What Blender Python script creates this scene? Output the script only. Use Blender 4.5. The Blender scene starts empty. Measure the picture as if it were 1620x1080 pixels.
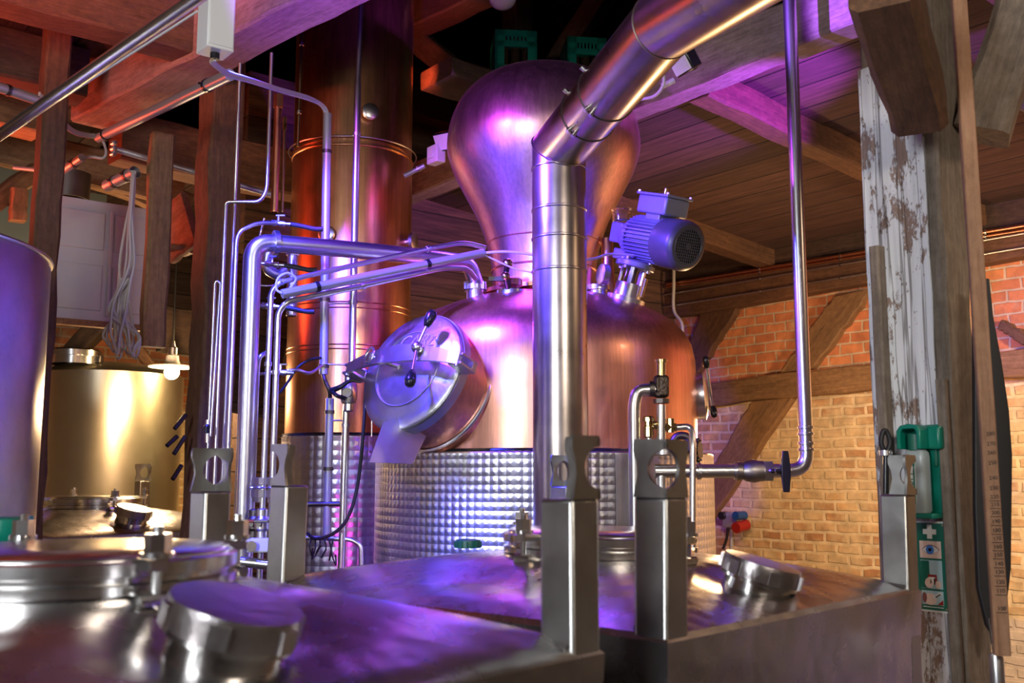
import bpy, bmesh, math, random
from mathutils import Vector, Matrix, Quaternion
random.seed(7)
pi = math.pi
sc = bpy.context.scene
COL = sc.collection
TH = math.radians(7.48)
CT, ST = math.cos(TH), math.sin(TH)
EYE = Vector((0, 0, 1.75))

# ---------------------------------------------------------------- camera
cam_d = bpy.data.cameras.new('camera'); cam = bpy.data.objects.new('camera', cam_d); COL.objects.link(cam)
cam.location = EYE; cam.rotation_euler = (pi/2 + TH, 0, 0)
cam_d.sensor_width = 36; cam_d.lens = 36*1600/1620
cam_d.clip_start = .05
cam_d.dof.use_dof = True; cam_d.dof.focus_distance = 4.5; cam_d.dof.aperture_fstop = 3.8
sc.camera = cam
sc.view_settings.view_transform = 'Standard'; sc.view_settings.look = 'None'
sc.view_settings.gamma = 1; sc.view_settings.use_curve_mapping = False
sc.view_settings.exposure = 0.25

# ---------------------------------------------------------------- world and lights
w = bpy.data.worlds.new('world'); sc.world = w; w.use_nodes = True
w.node_tree.nodes['Background'].inputs[0].default_value = (.5, .43, .38, 1)
w.node_tree.nodes['Background'].inputs[1].default_value = .15

def light(kind, name, loc, col, power, size=.1, aim=None, spot=None, blend=.3, size_y=None):
    d = bpy.data.lights.new(name, kind); d.color = col; d.energy = power
    if kind == 'AREA':
        d.size = size
        if size_y: d.shape = 'RECTANGLE'; d.size_y = size_y
    else: d.shadow_soft_size = size
    if kind == 'SPOT': d.spot_size = math.radians(spot); d.spot_blend = blend
    o = bpy.data.objects.new(name, d); COL.objects.link(o); o.location = loc
    if aim is not None:
        o.rotation_euler = (Vector(aim)-Vector(loc)).to_track_quat('-Z', 'Y').to_euler()
    return o
# blue and violet stage floods hung by the left beam, red flood under the left ceiling
light('SPOT', 'blue_flood', (-1.12, 3.55, 3.35), (.045, .05, 1), 700, .05, (-.05, 4.9, 1.95), 84, .3)
light('SPOT', 'violet_flood', (-1.0, 3.62, 3.50), (.44, .05, 1), 165, .05, (.15, 4.9, 2.7), 78, .4)
light('SPOT', 'jacket_flood', (-1.15, 3.1, 1.6), (.16, .18, 1), 130, .06, (-.22, 4.4, 1.18), 38, .5)
light('SPOT', 'beam_flood', (-.95, 2.9, 3.2), (.30, .09, 1), 2000, .04, (1.46, 3.80, 3.84), 26, .3)
light('SPOT', 'violet_tank_flood', (-1.0, 1.9, 2.5), (.16, .06, 1), 85, .08, (-2.5, 3.2, 1.9), 52, .6)
light('SPOT', 'violet_uplight', (-.50, 2.9, 2.8), (.42, .08, 1), 230, .06, (-.72, 3.75, 3.85), 54, .6)
light('SPOT', 'ceiling_uplight', (2.0, 4.45, 3.15), (.36, .05, 1), 420, .04, (.95, 5.45, 3.84), 64, .7)
light('SPOT', 'red_flood', (-3.1, 5.2, 2.95), (1, .09, .04), 62, .25, (-2.1, 5.2, 3.8), 110, .5)
light('SPOT', 'red_ceiling_flood', (-2.3, 2.9, 3.25), (1, .14, .09), 120, .06, (-2.0, 3.8, 4.1), 80, .6)
light('SPOT', 'red_attic_flood', (-.6, 5.9, 4.1), (1, .12, .04), 26, .05, (-.4, 6.9, 4.9), 60, .4)
light('SPOT', 'magenta_flood', (-.62, 3.5, .8), (1, .05, .75), 16, .05, (-.6, 5.2, 1.6), 34, .6)
# warm room lamps and added fill lights
light('SPOT', 'warm_lamp_right', (3.75, 4.3, 2.75), (1, .68, .40), 470, .15, (2.9, 6.9, 1.4), 130, 1)
light('SPOT', 'warm_lamp_aisle', (2.9, 3.0, 3.3), (1, .66, .40), 60, .12, (1.6, 3.6, 1.2), 100, 1)
light('SPOT', 'warm_lamp_back', (-1.7, 8.1, 2.9), (1, .66, .30), 260, .12, (-2.6, 8.2, 1.2), 150, 1)
light('POINT', 'warm_side_fill', (-2.3, 6.6, 2.3), (1, .62, .32), 55, .12)  # added fill without a fixture, brightens the column and the left background
light('POINT', 'warm_lamp_behind_pot', (1.5, 6.5, 2.0), (1, .60, .28), 60, .12)
light('AREA', 'cool_front_fill', (-2.1, -.9, 2.6), (.90, .95, 1), 105, 1.0, (.2, 3.0, 1.6), size_y=1.3)  # added cool fill from behind the camera, no window is built
light('AREA', 'warm_front_fill', (1.5, -.2, 3.1), (1, .88, .74), 42, .7, (1.0, 3.2, 1.8), size_y=.4)  # added fill from behind the camera, whitens the painted post

def P(px, py, Y):
    u = (px-810)/1600; v = (540-py)/1600
    d = Vector((u, CT - v*ST, ST + v*CT)); return EYE + d*(Y/d.y)
E1 = Vector((-.625, .781, 0)).normalized(); E2 = Vector((.781, .625, 0)).normalized()
def W(px, py, n=E2, c=7.0):                         # where the sight line meets the wall plane n.p = c
    u = (px-810)/1600; v = (540-py)/1600
    d = Vector((u, CT - v*ST, ST + v*CT)); return EYE + d*((c - n.dot(EYE))/n.dot(d))
def bld(a, b, z): return E1*a + E2*b + Vector((0, 0, z))      # building coordinates

# ---------------------------------------------------------------- mesh builder
def frame(ax):
    ax = Vector(ax).normalized()
    t = Vector((0, 0, 1)) if abs(ax.z) < .95 else Vector((1, 0, 0))
    u = ax.cross(t).normalized(); v = ax.cross(u).normalized(); return ax, u, v
class MB:
    def __init__(s): s.v = []; s.f = []; s.uv = {}
    def add(s, vs, fs, uvs=None):
        b = len(s.v); s.v += [Vector(x) for x in vs]
        for i, f in enumerate(fs):
            if uvs: s.uv[len(s.f)] = uvs[i]
            s.f.append([b+k for k in f])
        return s
    def box(s, c, d, R=None):
        c = Vector(c); x, y, z = d[0]/2, d[1]/2, d[2]/2
        vs = [Vector((i*x, j*y, k*z)) for i in (-1, 1) for j in (-1, 1) for k in (-1, 1)]
        if R is not None: vs = [R @ q for q in vs]
        return s.add([c+q for q in vs], [(0,1,3,2),(4,6,7,5),(0,4,5,1),(2,3,7,6),(0,2,6,4),(1,5,7,3)])
    def cyl(s, p0, p1, r0, r1=None, n=24, caps=True):
        p0, p1 = Vector(p0), Vector(p1); r1 = r0 if r1 is None else r1
        ax, u, v = frame(p1-p0); vs = []
        for p, r in ((p0, r0), (p1, r1)):
            vs += [p + (u*math.cos(2*pi*i/n) + v*math.sin(2*pi*i/n))*r for i in range(n)]
        fs = [(i, (i+1) % n, n+(i+1) % n, n+i) for i in range(n)]
        if caps: fs += [tuple(range(n-1, -1, -1)), tuple(range(n, 2*n))]
        return s.add(vs, fs)
    def lathe(s, prof, o=(0, 0, 0), ax=(0, 0, 1), n=48, cap=False):
        o = Vector(o); ax, u, v = frame(ax); m = len(prof); vs = []
        R = max(r for r, t in prof); L = [0]
        for k in range(1, m): L.append(L[-1] + math.hypot(prof[k][0]-prof[k-1][0], prof[k][1]-prof[k-1][1]))
        for r, t in prof: vs += [o + ax*t + (u*math.cos(2*pi*i/n) + v*math.sin(2*pi*i/n))*max(r, 1e-4) for i in range(n)]
        fs = []; uvs = []
        for k in range(m-1):
            for i in range(n):
                j = (i+1) % n
                fs.append((k*n+i, k*n+j, (k+1)*n+j, (k+1)*n+i))
                a0, a1 = 2*pi*i/n*R, 2*pi*(i+1)/n*R
                uvs.append([(a0, L[k]), (a1, L[k]), (a1, L[k+1]), (a0, L[k+1])])
        s.add(vs, fs, uvs)
        if cap:
            b = len(s.v)-m*n
            s.f.append([b+i for i in range(n-1, -1, -1)]); s.f.append([b+(m-1)*n+i for i in range(n)])
        return s
    def tube(s, pts, r, fillet=.05, n=14, caps=True):
        path = roundpath(pts, fillet); m = len(path); vs = []
        t0 = (path[1]-path[0]).normalized(); ax, u, v = frame(t0)
        for i, p in enumerate(path):
            t = (path[min(i+1, m-1)]-path[max(i-1, 0)]).normalized()
            q = t0.rotation_difference(t); u = q @ u; v = q @ v; t0 = t
            rr = r[0]+(r[1]-r[0])*i/(m-1) if isinstance(r, tuple) else r
            vs += [p + (u*math.cos(2*pi*k/n) + v*math.sin(2*pi*k/n))*rr for k in range(n)]
        fs = [(i*n+k, i*n+(k+1) % n, (i+1)*n+(k+1) % n, (i+1)*n+k) for i in range(m-1) for k in range(n)]
        if caps: fs += [tuple(range(n-1, -1, -1)), tuple((m-1)*n+k for k in range(n))]
        return s.add(vs, fs)
    def prism(s, pts, vec):
        vec = Vector(vec); n = len(pts); a = [Vector(p) for p in pts]
        return s.add(a+[p+vec for p in a], [tuple(range(n-1, -1, -1)), tuple(range(n, 2*n))] +
                     [(i, (i+1) % n, n+(i+1) % n, n+i) for i in range(n)])
    def ball(s, c, r, sc_=(1, 1, 1), n=16, R=None):
        c = Vector(c); vs = []; fs = []; m = n//2
        for k in range(m+1):
            a = pi*k/m
            for i in range(n):
                b = 2*pi*i/n; q = Vector((math.sin(a)*math.cos(b)*r*sc_[0], math.sin(a)*math.sin(b)*r*sc_[1], math.cos(a)*r*sc_[2]))
                vs.append(c + (R @ q if R is not None else q))
        for k in range(m):
            for i in range(n): fs.append((k*n+i, (k+1)*n+i, (k+1)*n+(i+1) % n, k*n+(i+1) % n))
        return s.add(vs, fs)
    def torus(s, c, ax, R, r, n=40, m=10, arc=2*pi, start=0):
        c = Vector(c); ax, u, v = frame(ax); full = abs(arc-2*pi) < 1e-6; N = n if full else n+1; vs = []
        for i in range(N):
            a = start + arc*i/n; d = u*math.cos(a) + v*math.sin(a)
            for k in range(m):
                b = 2*pi*k/m; vs.append(c + d*(R + r*math.cos(b)) + ax*(r*math.sin(b)))
        fs = [(i*m+k, ((i+1) % N)*m+k, ((i+1) % N)*m+(k+1) % m, i*m+(k+1) % m) for i in range(n if full else N-1) for k in range(m)]
        return s.add(vs, fs)
    def build(s, name, m, parent=None, off=None, ang=32, bevel=0, sub=0):
        me = bpy.data.meshes.new(name)
        o_ = Vector(off) if off is not None else Vector((0, 0, 0))
        me.from_pydata([q-o_ for q in s.v], [], s.f)
        bm = bmesh.new(); bm.from_mesh(me)
        bmesh.ops.recalc_face_normals(bm, faces=bm.faces); bm.to_mesh(me); bm.free()
        if s.uv:
            # recalc may flip loops, so look uv up by vertex index
            ul = me.uv_layers.new(name='uv')
            for p in me.polygons:
                if p.index in s.uv:
                    tab = dict(zip(s.f[p.index], s.uv[p.index]))
                    for li in p.loop_indices: ul.data[li].uv = tab[me.loops[li].vertex_index]
        me.polygons.foreach_set('use_smooth', [True]*len(me.polygons))
        me.set_sharp_from_angle(angle=math.radians(ang))
        me.materials.append(m)
        o = bpy.data.objects.new(name, me); COL.objects.link(o)
        if parent is not None: o.parent = parent
        elif off is not None: o.location = o_
        if bevel:
            b = o.modifiers.new('bevel', 'BEVEL'); b.width = bevel; b.segments = 2; b.limit_method = 'ANGLE'; b.angle_limit = math.radians(40)
        if sub:
            b = o.modifiers.new('smooth', 'SUBSURF'); b.levels = sub; b.render_levels = sub
        return o
def roundpath(pts, fr):
    pts = [Vector(p) for p in pts]; out = [pts[0]]
    for i in range(1, len(pts)-1):
        p = pts[i]; a = (pts[i-1]-p); b = (pts[i+1]-p); la, lb = a.length, b.length
        f = min(fr, la*.48, lb*.48)
        if f < 1e-4 or a.angle(b) > pi-.02: out.append(p); continue
        A = p+a.normalized()*f; B = p+b.normalized()*f
        for k in range(9):
            t = k/8; out.append(A*(1-t)**2 + p*2*t*(1-t) + B*t*t)
    out.append(pts[-1]); return out
def spline(pts, k=6):                                 # Catmull-Rom through points
    pts = [Vector(p) for p in pts]; q = [pts[0]*2-pts[1]]+pts+[pts[-1]*2-pts[-2]]; out = []
    for i in range(1, len(q)-2):
        for j in range(k):
            t = j/k; a, b, c, d = q[i-1], q[i], q[i+1], q[i+2]
            out.append(.5*((2*b)+(c-a)*t+(2*a-5*b+4*c-d)*t*t+(3*b-a-3*c+d)*t**3))
    out.append(pts[-1]); return out

def tag(o, label=None, cat=None, group=None, kind=None):
    if label: o['label'] = label
    if cat: o['category'] = cat
    if group: o['group'] = group
    if kind: o['kind'] = kind
    return o
def thing(name, label, cat, loc=(0, 0, 0), rot=0, group=None):
    o = bpy.data.objects.new(name, None); COL.objects.link(o); o.empty_display_size = .1
    o.location = loc
    if isinstance(rot, (int, float)): o.rotation_euler = (0, 0, rot)
    else: o.rotation_euler = rot
    return tag(o, label, cat, group)
def struct(name, mb, m, **k):
    o = mb.build(name, m, **k); o['kind'] = 'structure'; return o
def copy_tree(o, parent=None):
    c = o.copy(); COL.objects.link(c)
    if parent is not None: c.parent = parent
    for ch in [x for x in bpy.data.objects if x.parent == o]: copy_tree(ch, c)
    return c

# ---------------------------------------------------------------- materials
def M(name, col=(.5, .5, .5), metal=0, rough=.5, **k):
    m = bpy.data.materials.new(name); m.use_nodes = True
    b = m.node_tree.nodes['Principled BSDF']
    b.inputs['Base Color'].default_value = (*col, 1); b.inputs['Metallic'].default_value = metal; b.inputs['Roughness'].default_value = rough
    for kk, v in k.items(): b.inputs[kk].default_value = v
    return m
def nd(m, t, **k):
    n = m.node_tree.nodes.new(t)
    for a, b in k.items():
        if a in n.inputs.keys(): n.inputs[a].default_value = b
        else: setattr(n, a, b)
    return n
def lk(m, a, b): m.node_tree.links.new(a, b)
def ramp(m, src, stops):
    r = nd(m, 'ShaderNodeValToRGB'); e = r.color_ramp.elements
    e[0].position, e[0].color = stops[0][0], (*stops[0][1], 1); e[1].position, e[1].color = stops[-1][0], (*stops[-1][1], 1)
    for p, c in stops[1:-1]:
        x = e.new(p); x.color = (*c, 1)
    lk(m, src, r.inputs[0]); return r.outputs[0]
def coords(m, sx=1, sy=1, sz=1, kind='Object'):
    t = nd(m, 'ShaderNodeTexCoord'); mp = nd(m, 'ShaderNodeMapping'); mp.inputs['Scale'].default_value = (sx, sy, sz)
    lk(m, t.outputs[kind], mp.inputs[0]); return mp.outputs[0]
def noise(m, vec, scale, detail=5, rough=.55):
    n = nd(m, 'ShaderNodeTexNoise'); n.inputs['Scale'].default_value = scale; n.inputs['Detail'].default_value = detail; n.inputs['Roughness'].default_value = rough
    lk(m, vec, n.inputs['Vector']); return n.outputs[0]
def bump(m, h, strength, dist=.01, normal=None):
    b = nd(m, 'ShaderNodeBump'); b.inputs['Strength'].default_value = strength; b.inputs['Distance'].default_value = dist
    lk(m, h, b.inputs['Height'])
    if normal: lk(m, normal, b.inputs['Normal'])
    return b.outputs[0]
def mathn(m, op, a, b=None):
    n = nd(m, 'ShaderNodeMath'); n.operation = op
    for i, x in enumerate((a, b)):
        if x is None: continue
        if isinstance(x, (int, float)): n.inputs[i].default_value = x
        else: lk(m, x, n.inputs[i])
    return n.outputs[0]
def mixc(m, f, a, b, mode='MIX'):
    n = nd(m, 'ShaderNodeMix'); n.data_type = 'RGBA'; n.blend_type = mode
    if isinstance(f, (int, float)): n.inputs[0].default_value = f
    else: lk(m, f, n.inputs[0])
    for i, x in ((6, a), (7, b)):
        if isinstance(x, tuple): n.inputs[i].default_value = (*x, 1)
        else: lk(m, x, n.inputs[i])
    return n.outputs[2]
def bsdf(m): return m.node_tree.nodes['Principled BSDF']

def wood(name, dark, mid, light_, rough=.75, grain=1.0):
    m = M(name, mid, 0, rough); b = bsdf(m)
    v = coords(m, 4.5, 62*grain, 62*grain); n0 = noise(m, v, 1.2, 10, .72); nf = noise(m, coords(m, 6, 9, 9), 3.5, 8, .7)
    n1 = mathn(m, 'ADD', mathn(m, 'MULTIPLY', n0, .55), mathn(m, 'MULTIPLY', nf, .45))
    v2 = coords(m, .7, 2.5, 2.5); n2 = noise(m, v2, 1.3, 4)
    c = ramp(m, n1, [(.3, dark), (.5, mid), (.72, light_)])
    c2 = ramp(m, n2, [(.3, (.55, .55, .55)), (.7, (1.15, 1.1, 1.05))])
    lk(m, mixc(m, 1.0, c, c2, 'MULTIPLY'), b.inputs['Base Color'])
    v3 = coords(m, .5, 9, 9); n3 = noise(m, v3, 2, 6, .7)
    crack = ramp(m, n3, [(.36, (0, 0, 0)), (.43, (1, 1, 1))])
    h = mixc(m, .5, n1, crack)
    lk(m, bump(m, h, .55, .012), b.inputs['Normal']); return m
WOOD = wood('old_timber', (.04, .018, .008), (.125, .058, .028), (.23, .115, .056))
WOOD_B = wood('pale_beam_timber', (.10, .065, .052), (.25, .18, .155), (.40, .31, .27))
WOOD_D = wood('dark_timber', (.02, .012, .008), (.06, .034, .022), (.11, .065, .04))
WOOD_L = wood('light_timber', (.13, .062, .028), (.27, .145, .07), (.42, .25, .13))
WOOD_R = wood('wall_timber', (.11, .055, .022), (.25, .135, .058), (.40, .235, .11))
WOOD_G = wood('grey_timber', (.08, .06, .045), (.19, .15, .115), (.32, .27, .22))

def planks(name, dark, mid, light_, pw=.19, axis=1):
    m = M(name, mid, 0, .8); b = bsdf(m)
    t = nd(m, 'ShaderNodeTexCoord'); sp = nd(m, 'ShaderNodeSeparateXYZ'); lk(m, t.outputs['Object'], sp.inputs[0])
    q = mathn(m, 'DIVIDE', sp.outputs[axis], pw); fr = mathn(m, 'FRACT', q); fl = mathn(m, 'FLOOR', q)
    wn = nd(m, 'ShaderNodeTexWhiteNoise'); wn.noise_dimensions = '1D'; lk(m, fl, wn.inputs['W'])
    sc_ = [1.3, 1.3, 22]; sc_ = (1.0, 18, 18)
    v = coords(m, 1.8, 30, 30); n1 = noise(m, v, 1.2, 9, .7)
    c = ramp(m, n1, [(.3, dark), (.52, mid), (.74, light_)])
    tint = ramp(m, wn.outputs[0], [(0, (.6, .58, .56)), (1, (1.2, 1.12, 1.05))])
    c = mixc(m, 1.0, c, tint, 'MULTIPLY')
    g = ramp(m, fr, [(0, (0, 0, 0)), (.025, (0, 0, 0)), (.05, (1, 1, 1)), (1, (1, 1, 1))])
    c = mixc(m, g, (.008, .005, .004), c); lk(m, c, b.inputs['Base Color'])
    n2 = bump(m, g, .8, .02); lk(m, bump(m, n1, .35, .01, n2), b.inputs['Normal']); return m
BOARDS = planks('ceiling_boards', (.030, .014, .011), (.074, .036, .029), (.14, .076, .062), .24, 1)
BOARDS_D = planks('dark_wall_planks', (.03, .016, .009), (.09, .048, .027), (.17, .10, .055), .22, 2)

def bricks():
    m = M('brick_wall', (.6, .3, .15), 0, .85); b = bsdf(m)
    t = nd(m, 'ShaderNodeTexCoord'); sp = nd(m, 'ShaderNodeSeparateXYZ'); lk(m, t.outputs['Object'], sp.inputs[0])
    cb = nd(m, 'ShaderNodeCombineXYZ'); lk(m, sp.outputs[0], cb.inputs[0]); lk(m, sp.outputs[2], cb.inputs[1])
    wob = nd(m, 'ShaderNodeTexNoise'); wob.inputs['Scale'].default_value = 5; wob.inputs['Detail'].default_value = 3; lk(m, cb.outputs[0], wob.inputs['Vector'])
    vm = nd(m, 'ShaderNodeVectorMath'); vm.operation = 'MULTIPLY_ADD'; lk(m, wob.outputs['Color'], vm.inputs[0]); vm.inputs[1].default_value = (.05, .034, 0); lk(m, cb.outputs[0], vm.inputs[2])
    def br(c1, c2, mo, ms):
        n = nd(m, 'ShaderNodeTexBrick'); n.inputs['Scale'].default_value = 1
        n.inputs['Brick Width'].default_value = .205; n.inputs['Row Height'].default_value = .082
        n.inputs['Mortar Size'].default_value = ms; n.inputs['Mortar Smooth'].default_value = .35; n.inputs['Bias'].default_value = -.1
        n.inputs['Color1'].default_value = (*c1, 1); n.inputs['Color2'].default_value = (*c2, 1); n.inputs['Mortar'].default_value = (*mo, 1)
        lk(m, vm.outputs[0], n.inputs['Vector']); return n
    up = br((.62, .235, .095), (.50, .16, .065), (.56, .42, .28), .009)
    lo = br((.64, .40, .19), (.42, .20, .09), (.76, .60, .38), .016)
    n1 = noise(m, cb.outputs[0], 9, 6, .6); n2 = noise(m, cb.outputs[0], 2.2, 6, .65)
    smear = ramp(m, n2, [(.42, (0, 0, 0)), (.55, (1, 1, 1))])
    lo_c = mixc(m, mathn(m, 'MULTIPLY', smear, .8), lo.outputs[0], (.68, .52, .30))
    sm2 = ramp(m, n2, [(.56, (0, 0, 0)), (.66, (.75, .75, .75))])
    up_c = mixc(m, sm2, up.outputs[0], (.55, .38, .24))
    zt = ramp(m, mathn(m, 'MULTIPLY', sp.outputs[2], .2), [(.475, (0, 0, 0)), (.485, (1, 1, 1))])
    c = mixc(m, zt, lo_c, up_c)
    pl = ramp(m, mathn(m, 'MULTIPLY', sp.outputs[2], .2), [(.155, (1, 1, 1)), (.16, (0, 0, 0))])
    c = mixc(m, pl, c, (.62, .52, .42))
    var = ramp(m, n1, [(.25, (.62, .62, .62)), (.75, (1.25, 1.22, 1.18))])
    lk(m, mixc(m, 1.0, c, var, 'MULTIPLY'), b.inputs['Base Color'])
    inv = mathn(m, 'SUBTRACT', 1, mixc(m, zt, lo.outputs[1], up.outputs[1]))
    n3 = bump(m, inv, .6, .02); lk(m, bump(m, n1, .35, .02, n3), b.inputs['Normal']); return m
BRICK = bricks()

def whitewood():
    m = M('peeling_white_paint', (.7, .7, .72), 0, .7); b = bsdf(m)
    v = coords(m, 2.6, 6.5, 6.5); n1 = noise(m, v, 2.2, 14, .78)
    v2 = coords(m, .35, .8, .8); n2 = noise(m, v2, 3, 3)
    s_ = mathn(m, 'ADD', mathn(m, 'MULTIPLY', n1, .75), mathn(m, 'MULTIPLY', n2, .35))
    f = ramp(m, s_, [(.575, (0, 0, 0)), (.59, (1, 1, 1))])
    vg = coords(m, 1, 26, 26); g = noise(m, vg, 1, 8)
    white = ramp(m, g, [(.3, (.50, .50, .53)), (.7, (.78, .78, .80))])
    under = ramp(m, g, [(.3, (.16, .10, .075)), (.7, (.36, .25, .20))])
    # fine vertical cracks and insect holes
    vc = coords(m, .25, 11, 11); cr = ramp(m, noise(m, vc, 1.2, 3), [(.485, (1, 1, 1)), (.497, (.18, .15, .13)), (.505, (.18, .15, .13)), (.515, (1, 1, 1))])
    vo = nd(m, 'ShaderNodeTexVoronoi'); vo.inputs['Scale'].default_value = 38; lk(m, coords(m, .55, 1.3, 1.3), vo.inputs['Vector'])
    hol = ramp(m, vo.outputs['Distance'], [(.07, (.2, .16, .14)), (.12, (1, 1, 1))])
    c = mixc(m, f, white, under); c = mixc(m, .75, c, cr, 'MULTIPLY'); c = mixc(m, .8, c, hol, 'MULTIPLY')
    lk(m, c, b.inputs['Base Color']); lk(m, bump(m, mathn(m, 'SUBTRACT', g, f), .5, .008), b.inputs['Normal']); return m
WHITEWOOD = whitewood()

def steel(name, col=(.62, .61, .60), rough=.26, streak=0, vary=.1, bumpy=0, bs=6, mot=.74):
    m = M(name, col, 1, rough); b = bsdf(m)
    v = coords(m, 1, 1, 1); n1 = noise(m, v, 7, 6, .6)
    r = nd(m, 'ShaderNodeMapRange'); r.inputs['To Min'].default_value = max(.03, rough-vary); r.inputs['To Max'].default_value = rough+vary
    lk(m, n1, r.inputs[0]); lk(m, r.outputs[0], b.inputs['Roughness'])
    c = ramp(m, n1, [(.3, tuple(x*mot for x in col)), (.7, col)]); lk(m, c, b.inputs['Base Color'])
    if streak:
        v2 = coords(m, 60, 60, 1.5); n2 = noise(m, v2, 3, 4); lk(m, bump(m, n2, streak, .002), b.inputs['Normal'])
    if bumpy:
        n3 = noise(m, v, bs, 2, .5); lk(m, bump(m, n3, bumpy, .03), b.inputs['Normal'])
    return m
STEEL = steel('stainless_steel', rough=.2)
STEEL_TUBE = steel('stainless_tube', (.70, .69, .70), .30, vary=.02, mot=.95)
STEEL_TOP = steel('container_steel', (.50, .47, .455), .27, vary=.07, bumpy=.30, bs=5, mot=.92)
STEEL_POST = steel('mill_finish_steel', (.42, .415, .40), .36, vary=.14, bumpy=.02, bs=22)
STEEL_LID = steel('polished_lid', (.74, .73, .72), .20, vary=.06, bumpy=.05, bs=5)
STEEL_BR = steel('brushed_tank_steel', (.56, .53, .48), .34, streak=.25, vary=.05)
STEEL_DUCT = steel('duct_steel', (.52, .45, .40), .30, vary=.08)  # wood reflected in the duct is put into the colour as brown
IRON = steel('dark_iron', (.16, .14, .13), .45)
BRASS = steel('brass', (.62, .46, .22), .24)
PLATE = steel('blank_plate', (.62, .62, .66), .38)
def copper(name, col, rough, bumpy=.05):
    m = M(name, col, 1, rough); b = bsdf(m)
    v = coords(m, 1, 1, 1); n1 = noise(m, v, 3.5, 8, .65); v2 = coords(m, 5, 5, 1.5); n2 = noise(m, v2, 4, 6, .7)
    c = ramp(m, n1, [(.28, tuple(x*.82 for x in col)), (.55, col), (.8, (min(1, col[0]*1.08), col[1]*1.12, col[2]*1.05))])
    lk(m, c, b.inputs['Base Color'])
    r = nd(m, 'ShaderNodeMapRange'); r.inputs['To Min'].default_value = rough*.75; r.inputs['To Max'].default_value = rough*1.25
    lk(m, n2, r.inputs[0]); lk(m, r.outputs[0], b.inputs['Roughness'])
    lk(m, bump(m, n1, bumpy, .03), b.inputs['Normal'])
    v3 = coords(m, 26, 26, 1.1); n3 = noise(m, v3, 2.5, 6, .7); st = ramp(m, n3, [(.3, (.72, .70, .70)), (.62, (1.1, 1.08, 1.06))])
    lk(m, mixc(m, .8, c, st, 'MULTIPLY'), b.inputs['Base Color'])
    b.inputs['Coat Weight'].default_value = .22; b.inputs['Coat Roughness'].default_value = .07
    return m
COPPER = copper('copper_body', (.76, .37, .27), .36, .035)
COPPER_H = copper('polished_copper_helmet', (.76, .46, .46), .36, .05)
COPPER_C = copper('copper_column', (.80, .40, .20), .30, .04)
COPPER_P = copper('copper_pipe', (.75, .33, .18), .3)
def turned(name, pitch=.036):
    m = M(name, (.80, .80, .84), 1, .4); b = bsdf(m)
    v = coords(m, 1/pitch, 1/pitch, 1, 'UV'); vo = nd(m, 'ShaderNodeTexVoronoi'); vo.voronoi_dimensions = '2D'
    vo.inputs['Scale'].default_value = 1; vo.inputs['Randomness'].default_value = 0; lk(m, v, vo.inputs['Vector'])
    sp = nd(m, 'ShaderNodeSeparateXYZ'); lk(m, v, sp.inputs[0])
    # overlapping scales: dome around each spot plus a saw-tooth step from spot to spot
    h = mathn(m, 'ADD', mathn(m, 'MULTIPLY', vo.outputs['Distance'], -1.0), mathn(m, 'MULTIPLY', mathn(m, 'FRACT', mathn(m, 'ADD', sp.outputs[1], .5)), .6))
    lk(m, bump(m, h, .9, .006), b.inputs['Normal'])
    rr = mathn(m, 'SINE', mathn(m, 'MULTIPLY', vo.outputs['Distance'], 38)); lk(m, mathn(m, 'ADD', mathn(m, 'MULTIPLY', rr, .05), .33), b.inputs['Roughness'])
    return m
TURNED = turned('engine_turned_steel')
TURNED_S = turned('engine_turned_steel_fine', .05)
BLACK = M('black_plastic', (.012, .012, .014), 0, .25)
RUBBER = M('black_rubber', (.012, .011, .012), 0, .55)
GREY_PL = M('grey_conduit', (.42, .42, .43), .55, .38)
WHITE_PL = M('white_plastic', (.72, .72, .70), 0, .45)
CABLE = M('grey_cable', (.48, .46, .44), 0, .5)
GREEN = M('green_plastic', (.0, .17, .115), 0, .32)
GREEN_D = M('dark_green_plastic', (.01, .12, .075), 0, .45)
GREEN_S = M('sign_green', (.005, .14, .09), 0, .35)
SIGNW = M('sign_white', (.80, .84, .80), 0, .35)
RED = M('red_plastic', (.28, .012, .01), 0, .4)
BLUE = M('blue_plastic', (.01, .06, .22), 0, .4)
SKIN = M('sign_skin', (.80, .62, .52), 0, .5)
MOTOR = M('motor_paint', (.22, .23, .28), .2, .42)
MOTOR_D = M('motor_cover_paint', (.09, .09, .10), .3, .38)
PANEL = M('old_white_panel', (.50, .51, .54), 0, .6)
PLASTER = M('plaster', (.42, .34, .27), 0, .9)
PLASTER_G = M('grey_green_plaster', (.16, .19, .17), 0, .9)
FLOORM = M('concrete_floor', (.16, .14, .12), 0, .7)
def glassm(name, col=(1, 1, 1), rough=.02):
    m = M(name, col, 0, rough); bsdf(m).inputs['Transmission Weight'].default_value = 1; bsdf(m).inputs['IOR'].default_value = 1.45; return m
GLASS = glassm('clear_glass')
FROST = M('frosted_bottle_plastic', (.66, .74, .73), 0, .3); bsdf(FROST).inputs['Transmission Weight'].default_value = .55
BULB = M('lit_bulb', (1, .8, .5), 0, .4); bsdf(BULB).inputs['Emission Color'].default_value = (1, .78, .45, 1); bsdf(BULB).inputs['Emission Strength'].default_value = 18
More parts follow.
